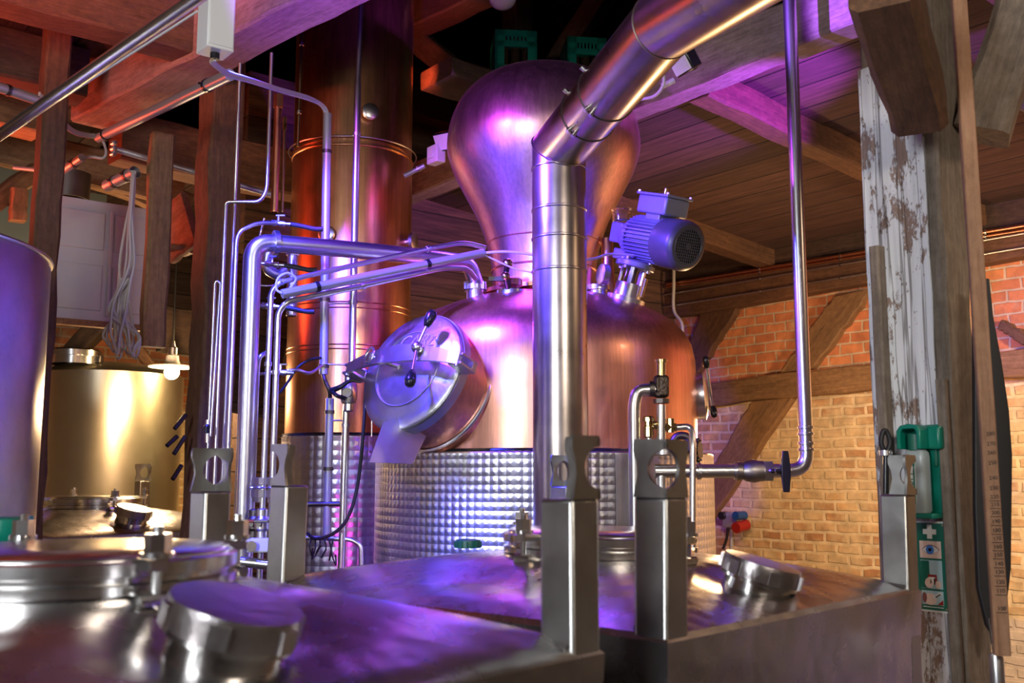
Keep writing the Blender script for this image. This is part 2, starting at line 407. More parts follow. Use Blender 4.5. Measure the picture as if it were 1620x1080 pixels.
# ================================================================ setting
def slab(name, o, ex, ey, lx, ly, th, mat, kind='structure'):
    """box with local X = ex (length lx), local Y = ey (width ly), thickness th along the normal, corner at o"""
    ex = Vector(ex).normalized(); ey = Vector(ey).normalized(); ez = ex.cross(ey).normalized()
    mb = MB(); mb.box((lx/2, ly/2, th/2), (lx, ly, th)); ob = mb.build(name, mat)
    R = Matrix((ex, ey, ez)).transposed().to_4x4(); ob.matrix_world = Matrix.Translation(o) @ R
    if kind: ob['kind'] = kind
    return ob
Z = Vector((0, 0, 1))
slab('floor', bld(-4, -3.2, -.1), E1, -E2 if False else E2, 15, 10.6, .1, FLOORM).location.z = 0
# E1 x E2 points down, so the floor slab grows downwards from z = 0
def vwall(name, a0, b0, a1, b1, z0, z1, th, mat):
    """upright wall from building point (a0,b0) to (a1,b1); thickness goes to the left of that direction"""
    p0 = bld(a0, b0, 0); p1 = bld(a1, b1, 0); d = (p1-p0); L = d.length; d.normalize(); nrm = Z.cross(d)
    mb = MB(); mb.box((L/2, th/2, (z0+z1)/2), (L, th, z1-z0)); ob = mb.build(name, mat)
    ob.matrix_world = Matrix.Translation(p0) @ Matrix((d, nrm, Z)).transposed().to_4x4(); ob['kind'] = 'structure'; return ob
vwall('wall_right', -4, 7.0, 9.8, 7.0, 0, 3.72, -.25, BRICK)
vwall('wall_back', 9.8, -3.2, 9.8, 7.0, 0, 3.3, .25, BRICK)
vwall('wall_back.001', 9.8, -3.2, 9.8, 7.0, 3.3, 6.6, .25, BOARDS_D)
vwall('wall_partition', 6.4, 2.75, 6.4, 7.0, 0, 4.5, -.08, BOARDS_D)
vwall('wall_left', -4, -3.2, 9.8, -3.2, 0, 4.3, .2, PLASTER)
vwall('wall_front', -4, -3.2, -4, 7.0, 0, 4.2, .2, PLASTER)
def ceil_piece(name, a0, a1, b0, b1, zb0, zb1, mat):
    p = bld(a0, b0, zb0); q = bld(a0, b1, zb1); ey = (q-p); L = ey.length
    ob = slab(name, p, E1, ey, a1-a0, L, -.04, mat); return ob
ceil_piece('ceiling', -4, 6.4, 4.0, 7.0, 3.86, 3.60, BOARDS)
ceil_piece('ceiling.001', -4, 9.8, -3.2, 2.0, 3.98, 3.98, BOARDS)
ceil_piece('ceiling.002', -4, 2.0, 2.0, 4.0, 3.98, 3.98, BOARDS)
ceil_piece('ceiling.003', 6.4, 9.8, 2.0, 7.0, 3.9, 3.9, BOARDS)
ceil_piece('ceiling.004', -4, 9.8, -3.2, 7.0, 6.6, 6.6, BOARDS_D)            # attic roof boards
vwall('wall_attic', -4, 7.0, 9.8, 7.0, 3.72, 6.6, -.1, BOARDS_D)
vwall('wall_attic_left', -4, -3.2, 9.8, -3.2, 4.3, 6.6, .1, BOARDS_D)
vwall('wall_attic_front', -4, -3.2, -4, 7.0, 4.2, 6.6, .1, BOARDS_D)

def timber(name, label, p0, p1, w_, h_, mat, group=None, cat='timber beam', up=Z, rough=.006, ch=.012, parent=None):
    p0, p1 = Vector(p0), Vector(p1); ex = p1-p0; L = ex.length; ex.normalize()
    ey = Vector(up).cross(ex); ey.normalize(); ez = ex.cross(ey)
    rnd = random.Random(hash(label) if False else int(abs(p0.x*971+p1.y*577+p1.z*131)*10)); n = max(6, int(L/.16)); mb = MB(); c = ch
    sec = [(-w_/2+c, -h_/2), (w_/2-c, -h_/2), (w_/2, -h_/2+c), (w_/2, h_/2-c), (w_/2-c, h_/2), (-w_/2+c, h_/2), (-w_/2, h_/2-c), (-w_/2, -h_/2+c)]
    vs = []; k8 = len(sec)
    for i in range(n+1):
        dy, dz = rnd.uniform(-rough, rough), rnd.uniform(-rough, rough)
        for (y, z) in sec: vs.append((L*i/n, y+dy+rnd.uniform(-rough, rough)*.5, z+dz+rnd.uniform(-rough, rough)*.5))
    fs = [(i*k8+k, i*k8+(k+1) % k8, (i+1)*k8+(k+1) % k8, (i+1)*k8+k) for i in range(n) for k in range(k8)]
    fs += [tuple(range(k8-1, -1, -1)), tuple(n*k8+k for k in range(k8))]
    mb.add(vs, fs); o = mb.build(name, mat, ang=28)
    o.matrix_world = Matrix.Translation(p0) @ Matrix((ex, ey, ez)).transposed().to_4x4()
    tag(o, label, cat, group, 'thing'); return o

# main beams and joists
gB = 'timber beams of the ceiling'
def along(px0, py0, h, px1, py1):
    """two points at height eye+h, on the sight lines of two picture points"""
    r = []
    for px, py in ((px0, py0), (px1, py1)):
        d = P(px, py, 1)-EYE; r.append(EYE + d*(h/d.z))
    return r
a, b = along(171, 207, 1.96, 498, 46); d = (b-a).normalized(); side = Vector((-d.y, d.x, 0))
side = side if side.dot(E2) > 0 else -side
timber('timber_beam', 'thick red and violet lit timber beam crossing in front of the tall copper column', a-side*.11+Z*.13-d*.0, b-side*.11+Z*.13+d*1.6, .22, .26, WOOD_B, gB, 'beam')
timber('timber_beam', 'long violet lit beam passing behind the onion shaped copper helmet', bld(6.4, 3.88, 3.71+.12), bld(-2.6, 3.88, 3.71+.12), .16, .24, WOOD_B, gB, 'beam')
def joist(px0, py0, h0, label, wj=.15, hj=.16):
    p0 = EYE+(P(px0, py0, 1)-EYE)*(h0/(P(px0, py0, 1)-EYE).z); e1 = p0.dot(E1)
    timber('ceiling_joist', label, bld(e1-.03, 3.97, 3.71+hj/2), bld(e1-.03, 6.99, 3.46+hj/2), wj, hj, WOOD, 'joists under the right ceiling', 'joist')
    return e1
e1j = joist(1100, 160, 1.96, 'ceiling joist running behind the vertical steel pipe to the peeling white post')
j2 = timber('ceiling_joist', 'ceiling joist above the agitator motor, nearest the dark plank partition', bld(e1j+1.75, 3.97, 3.79), bld(e1j+1.75, 6.99, 3.54), .15, .16, WOOD, 'joists under the right ceiling', 'joist')
timber('ceiling_joist', 'ceiling joist behind the peeling post, topmost in the picture', bld(e1j-1.6, 3.97, 3.79), bld(e1j-1.6, 6.99, 3.54), .15, .16, WOOD, 'joists under the right ceiling', 'joist')
# left ceiling: cross beams along E2
def lbeam(px0, py0, px1, py1, h, label, wj, hj, mat=WOOD, ext=(0, 0), drop=0):
    a, b = along(px0, py0, h, px1, py1); d = (b-a).normalized()
    timber('timber_beam', label, a-d*ext[0]+Z*(hj/2), b+d*ext[1]+Z*(hj/2), wj, hj, mat, gB, 'beam')
lbeam(-10, 10, 300, 95, 1.98, 'dark cross beam at the top left crossing behind the grey junction box', .2, .24, WOOD, (1.0, 0))
lbeam(-60, 118, 128, 160, 1.96, 'dark cross beam that the red lit beam rests on beside the left post', .22, .26, WOOD_D, (1.0, 0))
lbeam(180, 258, 470, 318, 1.80, 'grey brown timber beam with a conduit along it, left of the tall copper column', .2, .30, WOOD, (0, .5))
lbeam(-60, 190, 60, 218, 1.9, 'brown timber beam with a round bolt hole behind the left violet pipe', .2, .3, WOOD_R, (.6, 0))
# posts on the left
def post(px, py, D, z0, z1, label, w1, w2, mat=WOOD):
    p = P(px, py, D)
    o = timber('timber_post', label, (p.x, p.y, z0), (p.x, p.y, z1), w1, w2, mat, 'timber posts', 'post', up=E1)
    return o
post(75, 300, 4.75, 0, 4.0, 'timber post rising from behind the violet lit tank', .115, .13, WOOD)
post(250, 350, 4.95, P(249, 549, 4.95).z, P(250, 213, 4.95).z, 'timber post that ends in mid air above the pendant lamp', .115, .07, WOOD_R)
post(337, 500, 5.1, 0, 4.0, 'broad timber post between pendant lamp and thin steel tubes', .17, .20, WOOD)
# warped timber and boards behind the left posts
timber('timber_beam', 'red lit plank edge high up behind the left posts', P(-60, 215, 6.0), P(290, 300, 6.6), .06, .26, WOOD_L, gB, 'beam')
timber('timber_beam', 'red lit lower plank behind the hanging conduits', P(120, 262, 6.3), P(300, 330, 6.8), .06, .20, WOOD_L, gB, 'beam')
timber('timber_brace', 'slanting brace behind the left timber post under the grey green wall patch', P(-30, 335, 5.6), P(60, 270, 5.9), .10, .10, WOOD_R, None, 'brace')
timber('timber_stub', 'short rounded timber stub beneath the slanting brace', P(28, 350, 5.7), P(30, 300, 5.7), .09, .09, WOOD_R, None, 'timber', up=E1)
slabm = MB().box((0, 0, 0), (1.5, .05, 1.0)); o_ = slabm.build('wall_plaster_patch', PLASTER_G); o_['kind'] = 'structure'
o_.matrix_world = Matrix.Translation(P(0, 300, 7.2)) @ Matrix((E2, -E1, Z)).transposed().to_4x4()
slabm = MB().box((0, 0, 0), (.3, .05, .5)); 
timber('timber_board', 'orange lit board between the hanging post and the broad post', P(262, 375, 5.6), P(302, 345, 5.5), .05, .34, WOOD_L, None, 'board')
timber('timber_shelf', 'narrow light timber ledge under the orange lit board', P(262, 392, 5.5), P(300, 398, 5.6), .14, .03, WOOD_L, None, 'ledge')
timber('timber_beam', 'dark beam behind the white pendant lamp cord', P(255, 520, 7.6), P(330, 532, 7.8), .15, .35, WOOD_D, gB, 'beam')
timber('timber_brace', 'thin slanting brace on the brick wall beside the pendant lamp', P(215, 545, 8.6), P(247, 590, 8.6), .08, .08, WOOD, None, 'brace')
timber('timber_brace', 'dark diagonal brace above the lid of the far tank', P(100, 575, 8.9), P(190, 480, 8.9), .16, .16, WOOD_D, None, 'brace')
timber('timber_board', 'warm brown board wall panel standing behind the thin tubes', P(340, 520, 6.3), P(455, 540, 6.35), .06, 1.0, BOARDS_D, None, 'board')

# attic timbers
gA = 'attic timbers'
timber('attic_brace', 'diagonal attic brace descending to the left of the copper helmet', P(652, 55, 6.9), P(815, 205, 6.4), .16, .16, WOOD_D, gA, 'brace')
timber('attic_beam', 'attic beam above the copper helmet with a red lit end', P(640, 40, 6.8), P(800, -40, 6.2), .2, .22, WOOD_D, gA, 'beam')
timber('attic_brace', 'slanting attic brace seen between green crate and stainless duct', P(862, 130, 7.0), P(960, -20, 6.9), .14, .14, WOOD_D, gA, 'brace')
timber('attic_brace', 'thin attic brace crossing above the green crate', P(865, -20, 7.6), P(905, 60, 7.6), .08, .08, WOOD_D, gA, 'brace')
timber('attic_post', 'attic post directly behind the standing green crate', (P(818, 60, 7.2).x, P(818, 60, 7.2).y, 3.9), (P(818, 60, 7.2).x, P(818, 60, 7.2).y, 6.6), .17, .17, WOOD_D, gA, 'post', up=E1)
pf = P(800, 150, 6.35)
timber('attic_beam', 'attic beam carrying the green crates behind the copper helmet', pf-E2*.55+Z*0, pf+E2*1.3, .34, .12, WOOD_D, gA, 'beam')

# timber framing on the right wall (proud of the bricks)
def wall_timber(label, q0, q1, q2, q3, mat=WOOD_R, cat='wall timber', th=.07, name='wall_timber'):
    pts = [W(x, y) for x, y in (q0, q1, q2, q3)]
    m0 = (pts[0]+pts[3])/2; m1 = (pts[1]+pts[2])/2; ex = (m1-m0).normalized(); ez = ex.cross(-E2).normalized()
    R = Matrix((ex, -E2, ez)).transposed(); Ri = R.transposed()
    rnd = random.Random(int(q0[0])); mb = MB(); top = []; bot = []; n = 14
    for i in range(n+1):
        t = i/n; top.append(Ri @ (pts[0].lerp(pts[1], t)-m0)+Vector((0, 0, rnd.uniform(-.012, .012)))); bot.append(Ri @ (pts[3].lerp(pts[2], t)-m0)+Vector((0, 0, rnd.uniform(-.012, .012))))
    loop = top+bot[::-1]; mb.prism([Vector((p.x, -.03, p.z)) for p in loop], (0, th+.03, 0))
    o = mb.build(name, mat, bevel=.012); o.matrix_world = Matrix.Translation(m0) @ R.to_4x4()
    tag(o, label, cat, 'timber framing in the brick wall', 'thing'); return o
wall_timber('long wall plate under the ceiling carrying the copper pipe', (1010, 458), (1700, 347), (1700, 396), (1010, 516), WOOD, th=.14)
wall_timber('added dark strip between the wall plate and the ceiling boards', (1010, 425), (1700, 300), (1700, 346), (1010, 457), WOOD_D, th=.12)  # added strip, hides the bricks where the wall top is to stay dark
wall_timber('horizontal rail across the middle of the brick wall', (1085, 610), (1700, 545), (1700, 590), (1085, 646), th=.09)
wall_timber('upper brace leaning right between wall plate and middle rail', (1240, 590), (1326, 470), (1388, 458), (1293, 584))
wall_timber('short brace in the brick wall beside the agitator motor', (1075, 600), (1116, 496), (1174, 488), (1103, 604), WOOD)
wall_timber('lower brace running from middle rail down to the sockets', (1108, 790), (1196, 634), (1262, 628), (1108, 858))
wall_timber('small brace at the picture edge above the middle rail', (1585, 520), (1640, 556), (1640, 536), (1592, 505), WOOD)

# peeling white post
cr = P(1511, 750, 3.2); wP = .27; dP = .17
pc = Vector((cr.x, cr.y, 0)) + E1*(wP/2) + E2*(dP/2)
wp = thing('painted_post', 'old timber post with peeling white paint and a lying groove strip at the right', 'post', (pc.x, pc.y, 0))
def local_box(mb, o, a0, a1, b0, b1, z0, z1): pass
def ptimber(name, a, b, z0, z1, wa, wb, mat, parent=None, label=None, rough=.004, ch=.012):
    """upright timber whose centre is post corner + E1*a + E2*b; wa along E1, wb along E2"""
    c0 = Vector((cr.x, cr.y, 0)) + E1*a + E2*b
    o = timber(name, '', (c0.x, c0.y, z0), (c0.x, c0.y, z1), wb, wa, mat, up=E1, rough=rough, ch=ch)
    for k in ('category', 'kind', 'label'):
        if k in o: del o[k]
    if parent is not None:
        mw = o.matrix_world.copy(); o.parent = parent; o.matrix_world = mw
        o.matrix_parent_inverse = Matrix.Translation(parent.location).inverted()
    if label: o['label'] = label
    return o
ptimber('post_core', wP/2, dP/2+.004, 0, 4.4, wP, dP, WOOD_G, wp, 'bare brown timber sides')
pw_ = ptimber('painted_face', wP/2+.022, .0, 0, P(1440, 150, 3.25).z+.15, wP-.04, .014, WHITEWOOD, wp, 'peeling white face', .002, .003)
ptimber('cover_strip', .215, -.028, .95, P(1418, 385, 3.3).z, .036, .045, WOOD_G, wp, 'grey brown batten nailed to the paint', .001, .006)
ptimber('cover_strip', .022, -.012, .3, P(1496, 600, 3.22).z, .034, .02, WOOD_G, wp, 'short batten at the right edge', .001, .004)
# knee braces
timber('timber_brace', 'thick knee brace coming down onto the top of the peeling post', P(1453, 176, 3.06), P(1395, -30, 2.42), .165, .15, WOOD, None, 'brace', ch=.02)
timber('timber_brace', 'grey knee brace rising right from behind the numbered board', P(1552, 215, 3.3), P(1655, -90, 3.2), .20, .17, WOOD_G, None, 'brace', ch=.02)
# ================================================================ stainless stacking containers
BOW = .045
def container(label, C, tilt=0, ang=48.3, lz=0, group='square stainless stacking containers', detail=True):
    r = thing('stacking_container', label, 'container', (C[0], C[1], .0), group=group)
    q = Quaternion((0, 1, 0), tilt) @ Quaternion((0, 0, 1), math.radians(ang)); r.rotation_euler = q.to_euler()
    r.location.x -= 1.44*math.sin(tilt)
    h = .668; zb = 1.435; pz = h-.045
    # domed shell
    mb = MB(); N = 96; R = 9; vs = []
    for k in range(R+1):
        t = k/R
        for i in range(N):
            a = 2*pi*i/N; c, s = math.cos(a), math.sin(a); sq = (h+BOW*max(0, math.cos(2*a))**2)/max(abs(c), abs(s)); sup = sq
            ri = .285; x = c*(ri*(1-t)+sup*t); y = s*(ri*(1-t)+sup*t)
            z = zb + (.108+lz)*(1-t**1.5) - .026*math.sin(pi*min(1, t*1.15))**2*abs(math.cos(2*a+pi/4*0))**3
            vs.append((x, y, z))
    for dz, g in ((-.012, .012), (-.16, .006), (-.75, .006), (-1.05, -.02), (-1.10, -.10)):
        for i in range(N):
            a = 2*pi*i/N; c, s = math.cos(a), math.sin(a); sq = (h+BOW*max(0, math.cos(2*a))**2+g)/max(abs(c), abs(s)); vs.append((c*sq, s*sq, zb+dz))
    tot = R+6; fs = [(k*N+i, k*N+(i+1) % N, (k+1)*N+(i+1) % N, (k+1)*N+i) for k in range(tot-1) for i in range(N)]
    fs.append(tuple((tot-1)*N+i for i in range(N))); fs.append(tuple(i for i in range(N))[::-1])
    mb.add(vs, fs); mb.build('tank_shell', STEEL_TOP, r, ang=24)
    # corner posts with stacking lugs
    for sx in (-1, 1):
        for sy in (-1, 1):
            c = Vector((sx*(pz+.012), sy*(pz+.012), 0))
            p = MB(); p.box((c.x, c.y, (1.705+.02)/2), (.08, .08, 1.705-.02)); po = p.build('corner_post', STEEL_POST, r, bevel=.007)
            lg = MB(); L = .082; H = .118; z0 = 1.704; th = .008
            cor = Vector((c.x+sx*.042, c.y+sy*.042, z0))
            for ax_ in (0, 1):
                d = Vector((-sx, 0, 0)) if ax_ == 0 else Vector((0, -sy, 0)); nrm = Vector((0, -sy*th, 0)) if ax_ == 0 else Vector((-sx*th, 0, 0))
                pts = [cor.copy()]
                zc = .058; rr = .040
                for k in range(11):
                    a = -pi/2+pi*k/10; pts.append(cor + d*(.047*math.cos(a)) + Z*(zc+rr*math.sin(a)))
                pts += [cor+Z*(H-.006), cor+Z*H+d*.004, cor+Z*H+d*(L-.004), cor+d*L+Z*(H-.008), cor+d*L+Z*(H*.78), cor+d*(L*.9)+Z*(H*.62), cor+d*(L*.86)+Z*(H*.4), cor+d*(L*.96)+Z*.012, cor+d*L]
                lg.prism(pts, nrm)
            lg.build('stacking_lug', STEEL_POST, po)
            wd = MB()
            wd.tube([(c.x-sx*.043, c.y-sy*.043, zb+.012), (c.x-sx*.043, c.y+sy*.03, zb+.006)], .006, n=6); wd.tube([(c.x-sx*.043, c.y-sy*.043, zb+.012), (c.x+sx*.03, c.y-sy*.043, zb+.006)], .006, n=6)
            wd.build('weld', STEEL_POST, po)
    # manhole
    mh = MB(); mh.lathe([(.255, 1.47), (.255, 1.545), (.276, 1.547), (.276, 1.562), (.262, 1.566), (.262, 1.574), (.278, 1.577), (.278, 1.598), (.270, 1.602), (.24, 1.602)], (0, 0, lz), n=96)
    mh.build('manhole_ring', STEEL_LID, r)
    ld = MB(); ld.lathe([(.264, 1.597), (.264, 1.606), (.255, 1.611), (.12, 1.614), (.001, 1.615)], (0, 0, lz), n=96); ld.build('manhole_lid', STEEL_LID, r)
    for k in range(4):
        a = math.radians(-47-ang+94*(k % 2)+180*(k//2)); d = Vector((math.cos(a), math.sin(a), 0)); t = Vector((-d.y, d.x, 0))
        b = MB(); c = d*.325+Z*lz
        b.cyl(c+Z*1.53, c+Z*1.660, .0085, n=10); b.cyl(c+Z*1.618, c+Z*1.648, .022, n=6); b.cyl(c+Z*1.609, c+Z*1.618, .027, n=18)
        b.box(c-d*.035+Z*1.598, (.09, .030, .018), Matrix((d, t, Z)).transposed()); b.cyl(c-t*.028+Z*1.545, c+t*.028+Z*1.545, .011, n=10)
        b.box(c-d*.035+Z*1.542, (.09, .05, .014), Matrix((d, t, Z)).transposed())
        b.build('clamp_bolt', STEEL_LID, r)
    # filler neck with slotted screw cap
    ax = Vector((.10, -.26, 1)).normalized(); base = Vector((-.012, -.50, zb+.010+lz))
    fn = MB(); fn.lathe([(.105, 0), (.088, .02), (.085, .06), (.097, .062), (.097, .074)], base, ax, 64); fn.build('filler_neck', STEEL_LID, r)
    cp = MB(); cp.lathe([(.08, .070), (.100, .072), (.100, .106), (.098, .114), (.06, .116), (.0, .116)], base, ax, 64)
    _, u, v = frame(ax)
    for k in range(6):
        a = 2*pi*k/6+.3; dd = u*math.cos(a)+v*math.sin(a); cp.box(base+ax*.089+dd*.100, (.03, .012, .034), Matrix((ax.cross(dd), dd, ax)).transposed())
    cp.build('filler_cap', steel('scratched_cap', (.50, .46, .46), .33, vary=.1, bumpy=.1, bs=25) if 'scratched_cap' not in bpy.data.materials else bpy.data.materials['scratched_cap'], r)
    return r
contA = container('stainless stacking container with a large round lid, nearest the camera', (-.79, 1.89), 0, 47.0, 0.008)
contB = container('stainless stacking container in front of the copper still, one lug before the eyewash bottle', (.25, 3.0), math.radians(.9), lz=-.02)
cc = copy_tree(contA); cc.location = (P(150, 750, 6.2).x, 6.2, 0); cc['label'] = 'far container with open lugs standing before the pale yellow tank'
cg = thing('green_screw_cap', 'dark green round cap lying on the container dome before the copper still', 'cap', P(740, 872, 3.55))
q = P(740, 866, 3.62); m_ = MB(); m_.lathe([(.046, 0), (.046, .02), (.044, .027), (.03, .03), (0, .03)], q, (0, 0, 1), 32)
for k in range(16):
    a = 2*pi*k/16; m_.cyl(q+Vector((.046*math.cos(a), .046*math.sin(a), .002)), q+Vector((.046*math.cos(a), .046*math.sin(a), .022)), .003, n=6)
bpy.data.objects.remove(cg); tag(m_.build('green_screw_cap', GREEN_D, off=q), 'dark green round cap lying on the container dome before the copper still', 'cap')
# green valve at the left edge
q = P(8, 850, 2.55)
vv = thing('green_valve', 'green topped valve on the far side of the large round lid', 'valve', q)
MB().lathe([(.03, -.02), (.045, 0), (.05, .02), (.05, .045), (.038, .05), (0, .05)], q, Z, 32).build('valve_cap', GREEN, vv, off=q)
MB().box(q+Vector((.052, 0, .02)), (.018, .03, .065)).build('valve_tab', GREEN, vv, off=q)
MB().lathe([(.028, -.10), (.028, -.06), (.04, -.055), (.04, -.035), (.028, -.02)], q, Z, 32).build('valve_body', STEEL_LID, vv, off=q)

# ================================================================ copper pot still
PC = Vector((.158, 5.08, 0))
pot = thing('copper_pot_still', 'large copper pot still with onion shaped helmet and engine turned steel jacket', 'still', (PC.x, PC.y, 0))
def zy(py, D=5.08): return P(810, py, D).z
zj = zy(716, 4.3)
jk = MB(); RJ = .832; jk.lathe([(RJ, .32), (RJ, zj), (RJ-.006, zj+.006), (.75, zj+.008)], (PC.x, PC.y, 0), Z, 128)
jk.build('steel_jacket', TURNED, pot, off=pot.location)
seam = MB(); a0 = math.radians(-97)
for aa, wd in ((-92.0, .055), (-63, .22)):
    ns = 8; pr = []
    for k in range(ns+1):
        t = math.radians(aa) + (k/ns-.5)*wd/RJ; pr.append(Vector((PC.x+(RJ+.003)*math.cos(t), PC.y+(RJ+.003)*math.sin(t), .33)))
    for k in range(ns): seam.prism([pr[k], pr[k+1], pr[k+1]+Z*(zj-.335), pr[k]+Z*(zj-.335)], Vector((math.cos(math.radians(aa)), math.sin(math.radians(aa)), 0))*.002)
seam.build('jacket_cover_strip', PLATE, pot, off=pot.location)
gas = MB(); gas.torus((PC.x, PC.y, zj+.012), Z, .765, .010, n=96, m=8); gas.build('gasket_ring', BLACK, pot, off=pot.location)
for k in range(4):
    a = math.radians(45+90*k); MB().cyl((PC.x+.6*math.cos(a), PC.y+.6*math.sin(a), 0), (PC.x+.6*math.cos(a), PC.y+.6*math.sin(a), .34), .04, n=16).build('leg', STEEL, pot, off=pot.location)
RC = .758
def hw(px_half): return px_half/1600*5.08*1.03
body = [(RC, zj), (RC, zy(600)), (RC-.003, zy(575)), (RC-.018, zy(552)), (RC-.05, zy(534)), (RC-.10, zy(517)), (RC-.18, zy(501)), (RC-.28, zy(488)), (RC-.38, zy(478)), (RC-.46, zy(472)), (.27, zy(467))]
cb_ = MB(); cb_.lathe(body, (PC.x, PC.y, 0), Z, 128); cb_.build('pot_body', COPPER, pot, off=pot.location, ang=60)
hp = [(80, 470), (80, 440), (83, 415), (88, 392), (95, 370), (104, 347), (116, 324), (129, 300), (141, 277), (149, 256), (153, 235), (151, 212), (145, 190), (134, 168), (118, 149), (96, 133), (68, 123), (35, 118.5), (0, 117)]
hpts = spline([Vector((hw(a), zy(b), 0)) for a, b in hp], 4)
hm = MB(); hm.lathe([(max(0, p.x), p.y) for p in hpts], (PC.x+.005, PC.y, 0), Z, 128); hm.build('onion_helmet', COPPER_H, pot, off=pot.location, ang=60)
nk = MB(); nk.lathe([(.27, zy(470)), (.305, zy(468)), (.305, zy(462)), (.262, zy(460))], (PC.x, PC.y, 0), Z, 96); nk.build('neck_flange', COPPER, pot, off=pot.location)
for yy in (430, 388):
    sg = MB(); sg.torus((PC.x+.005, PC.y, zy(yy)), Z, hw(81 if yy > 400 else 88)+.002, .005, n=96, m=6); sg.build('seam_ring', COPPER, pot, off=pot.location)
# left manway
mn = Vector((-.55, -.72, .34)).normalized(); mc = P(651, 587, 4.40)
_, mu, mv = frame(mn)
mw_ = MB(); mw_.lathe([(.30, -.36), (.285, -.20), (.262, -.085), (.262, -.05)], mc, mn, 96); mw_.build('manway_neck', COPPER, pot, off=pot.location)
mr = MB(); mr.torus(mc-mn*.2, mn, .292, .009, n=96, m=8); mr.lathe([(.25, -.055), (.282, -.055), (.282, -.012), (.25, -.012)], mc, mn, 96); mr.build('manway_rim', STEEL_TUBE, pot, off=pot.location)
dr = MB(); dr.lathe([(.255, -.012), (.272, -.010), (.276, 0), (.270, .007), (.235, .008), (.215, .016), (.16, .032), (.08, .042), (0, .045)], mc, mn, 96)
drO = dr.build('manway_door', steel('door_steel', (.72, .72, .76), .36, vary=.1, bumpy=.12, bs=14), pot, off=pot.location, ang=60)
hx = Z.cross(mn).normalized()       # across the door, to the right
hy = mn.cross(hx).normalized()
if hy.z < 0: hy = -hy
# yoke: a curved flat bar across the door
yk = MB(); n_ = 14; prv = None
for k in range(n_+1):
    t = k/n_*2-1; c = mc + hx*(t*.325) + mn*(.075+.03*(1-t*t)) + hy*(.035*(1-t*t)+.0)
    wd = .026+.016*(1-abs(t)); f = [c-hy*wd-mn*.007, c+hy*wd-mn*.007, c+hy*wd+mn*.007, c-hy*wd+mn*.007]
    if prv: yk.add(prv+f, [(0, 1, 5, 4), (1, 2, 6, 5), (2, 3, 7, 6), (3, 0, 4, 7)] + ([(3, 2, 1, 0)] if k == 1 else []) + ([(4, 5, 6, 7)] if k == n_ else []))
    prv = f
yk.build('yoke_bar', STEEL_TUBE, pot, off=pot.location, ang=50)
for s in (-1, 1):
    hg = MB(); hg.box(mc+hx*(s*.315)-mn*.01, (.07, .05, .03), Matrix((hx, hy, mn)).transposed())
    for g in (-.02, .02): hg.box(mc+hx*(s*.315)+hy*g+mn*.03, (.07, .012, .10), Matrix((hx, hy, mn)).transposed())
    hg.cyl(mc+hx*(s*.325)-hy*.035+mn*.07, mc+hx*(s*.325)+hy*.035+mn*.07, .011, n=14)
    hg.build('hinge_bracket', STEEL_TUBE, pot, off=pot.location, bevel=.002)
hub = mc+hx*.125+hy*.045+mn*.125
st = MB(); st.cyl(mc+hx*.125+hy*.04+mn*.03, hub+mn*.02, .014, n=16); st.ball(hub, .026); sp_ = st.build('star_handle', STEEL_TUBE, pot, off=pot.location)
for tgt in (P(680, 504, hub.y+.04), P(650, 598, hub.y-.10), P(725, 577, hub.y+.08)):
    kb = MB(); d = (tgt-hub); L = d.length; d.normalize(); kb.cyl(hub, tgt, .008, .006, n=12); kb.build('handle_rod', STEEL_TUBE, sp_, off=pot.location)
    kn = MB(); kn.lathe([(0, -.042), (.012, -.04), (.021, -.016), (.025, .014), (.019, .036), (0, .044)], tgt, d, 24); kn.build('knob', BLACK, sp_, off=pot.location, ang=80)
sr = MB(); sr.torus(mc-hx*.155+hy*.03+mn*.125, (mn+hx*-.3).normalized(), .036, .005, n=32, m=8); sr.cyl(mc-hx*.15+hy*.03+mn*.1, mc-hx*.03-hy*.0+mn*.05, .012, n=14); sr.build('pull_ring', STEEL_TUBE, pot, off=pot.location)
# spout lip below the manway
lp = MB(); l0 = P(612, 672, 4.28); pts = [P(629, 676, 4.20), P(694, 655, 4.33), P(706, 622, 4.38), P(657, 733, 4.12), P(584, 731, 4.02)]
pts = [P(606, 668, 4.28), P(700, 634, 4.46), P(652, 733, 4.30), P(584, 731, 4.16)]
lp.prism(pts, mn*-.004); lp.build('spout_plate', PLATE, pot, off=pot.location)
# engraved script
def text(s, name, m, size, loc, ux, uy, parent=None, off=None, shear=0, ext=.0006, align='CENTER'):
    c = bpy.data.curves.new(name, 'FONT'); c.body = s; c.size = size; c.align_x = align; c.align_y = 'CENTER'; c.extrude = ext; c.shear = shear
    c.materials.append(m); o = bpy.data.objects.new(name, c); COL.objects.link(o)
    ux = Vector(ux).normalized(); uy = Vector(uy); uy = (uy-ux*uy.dot(ux)).normalized(); uz = ux.cross(uy)
    Mx = Matrix.Translation(Vector(loc)-(Vector(off) if off is not None else Vector((0, 0, 0)))) @ Matrix((ux, uy, uz)).transposed().to_4x4()
    if parent is not None: o.parent = parent
    me = bpy.data.meshes.new_from_object(o); me.name = name; bpy.data.objects.remove(o); bpy.data.curves.remove(c)
    o = bpy.data.objects.new(name, me); COL.objects.link(o)
    if not me.materials: me.materials.append(m)
    if parent is not None: o.parent = parent
    o.matrix_local = Mx; return o
engr = steel('engraving', (.80, .80, .84), .45)
text('CARL', 'engraved_lettering', engr, .085, mc+hx*.02+hy*.125+mn*.040, hx, hy, drO, pot.location, .35)
ar = MB(); ar.torus(mc+mn*.030, mn, .178, .0028, n=60, m=6); ar.build('door_crease', engr, drO, off=pot.location)
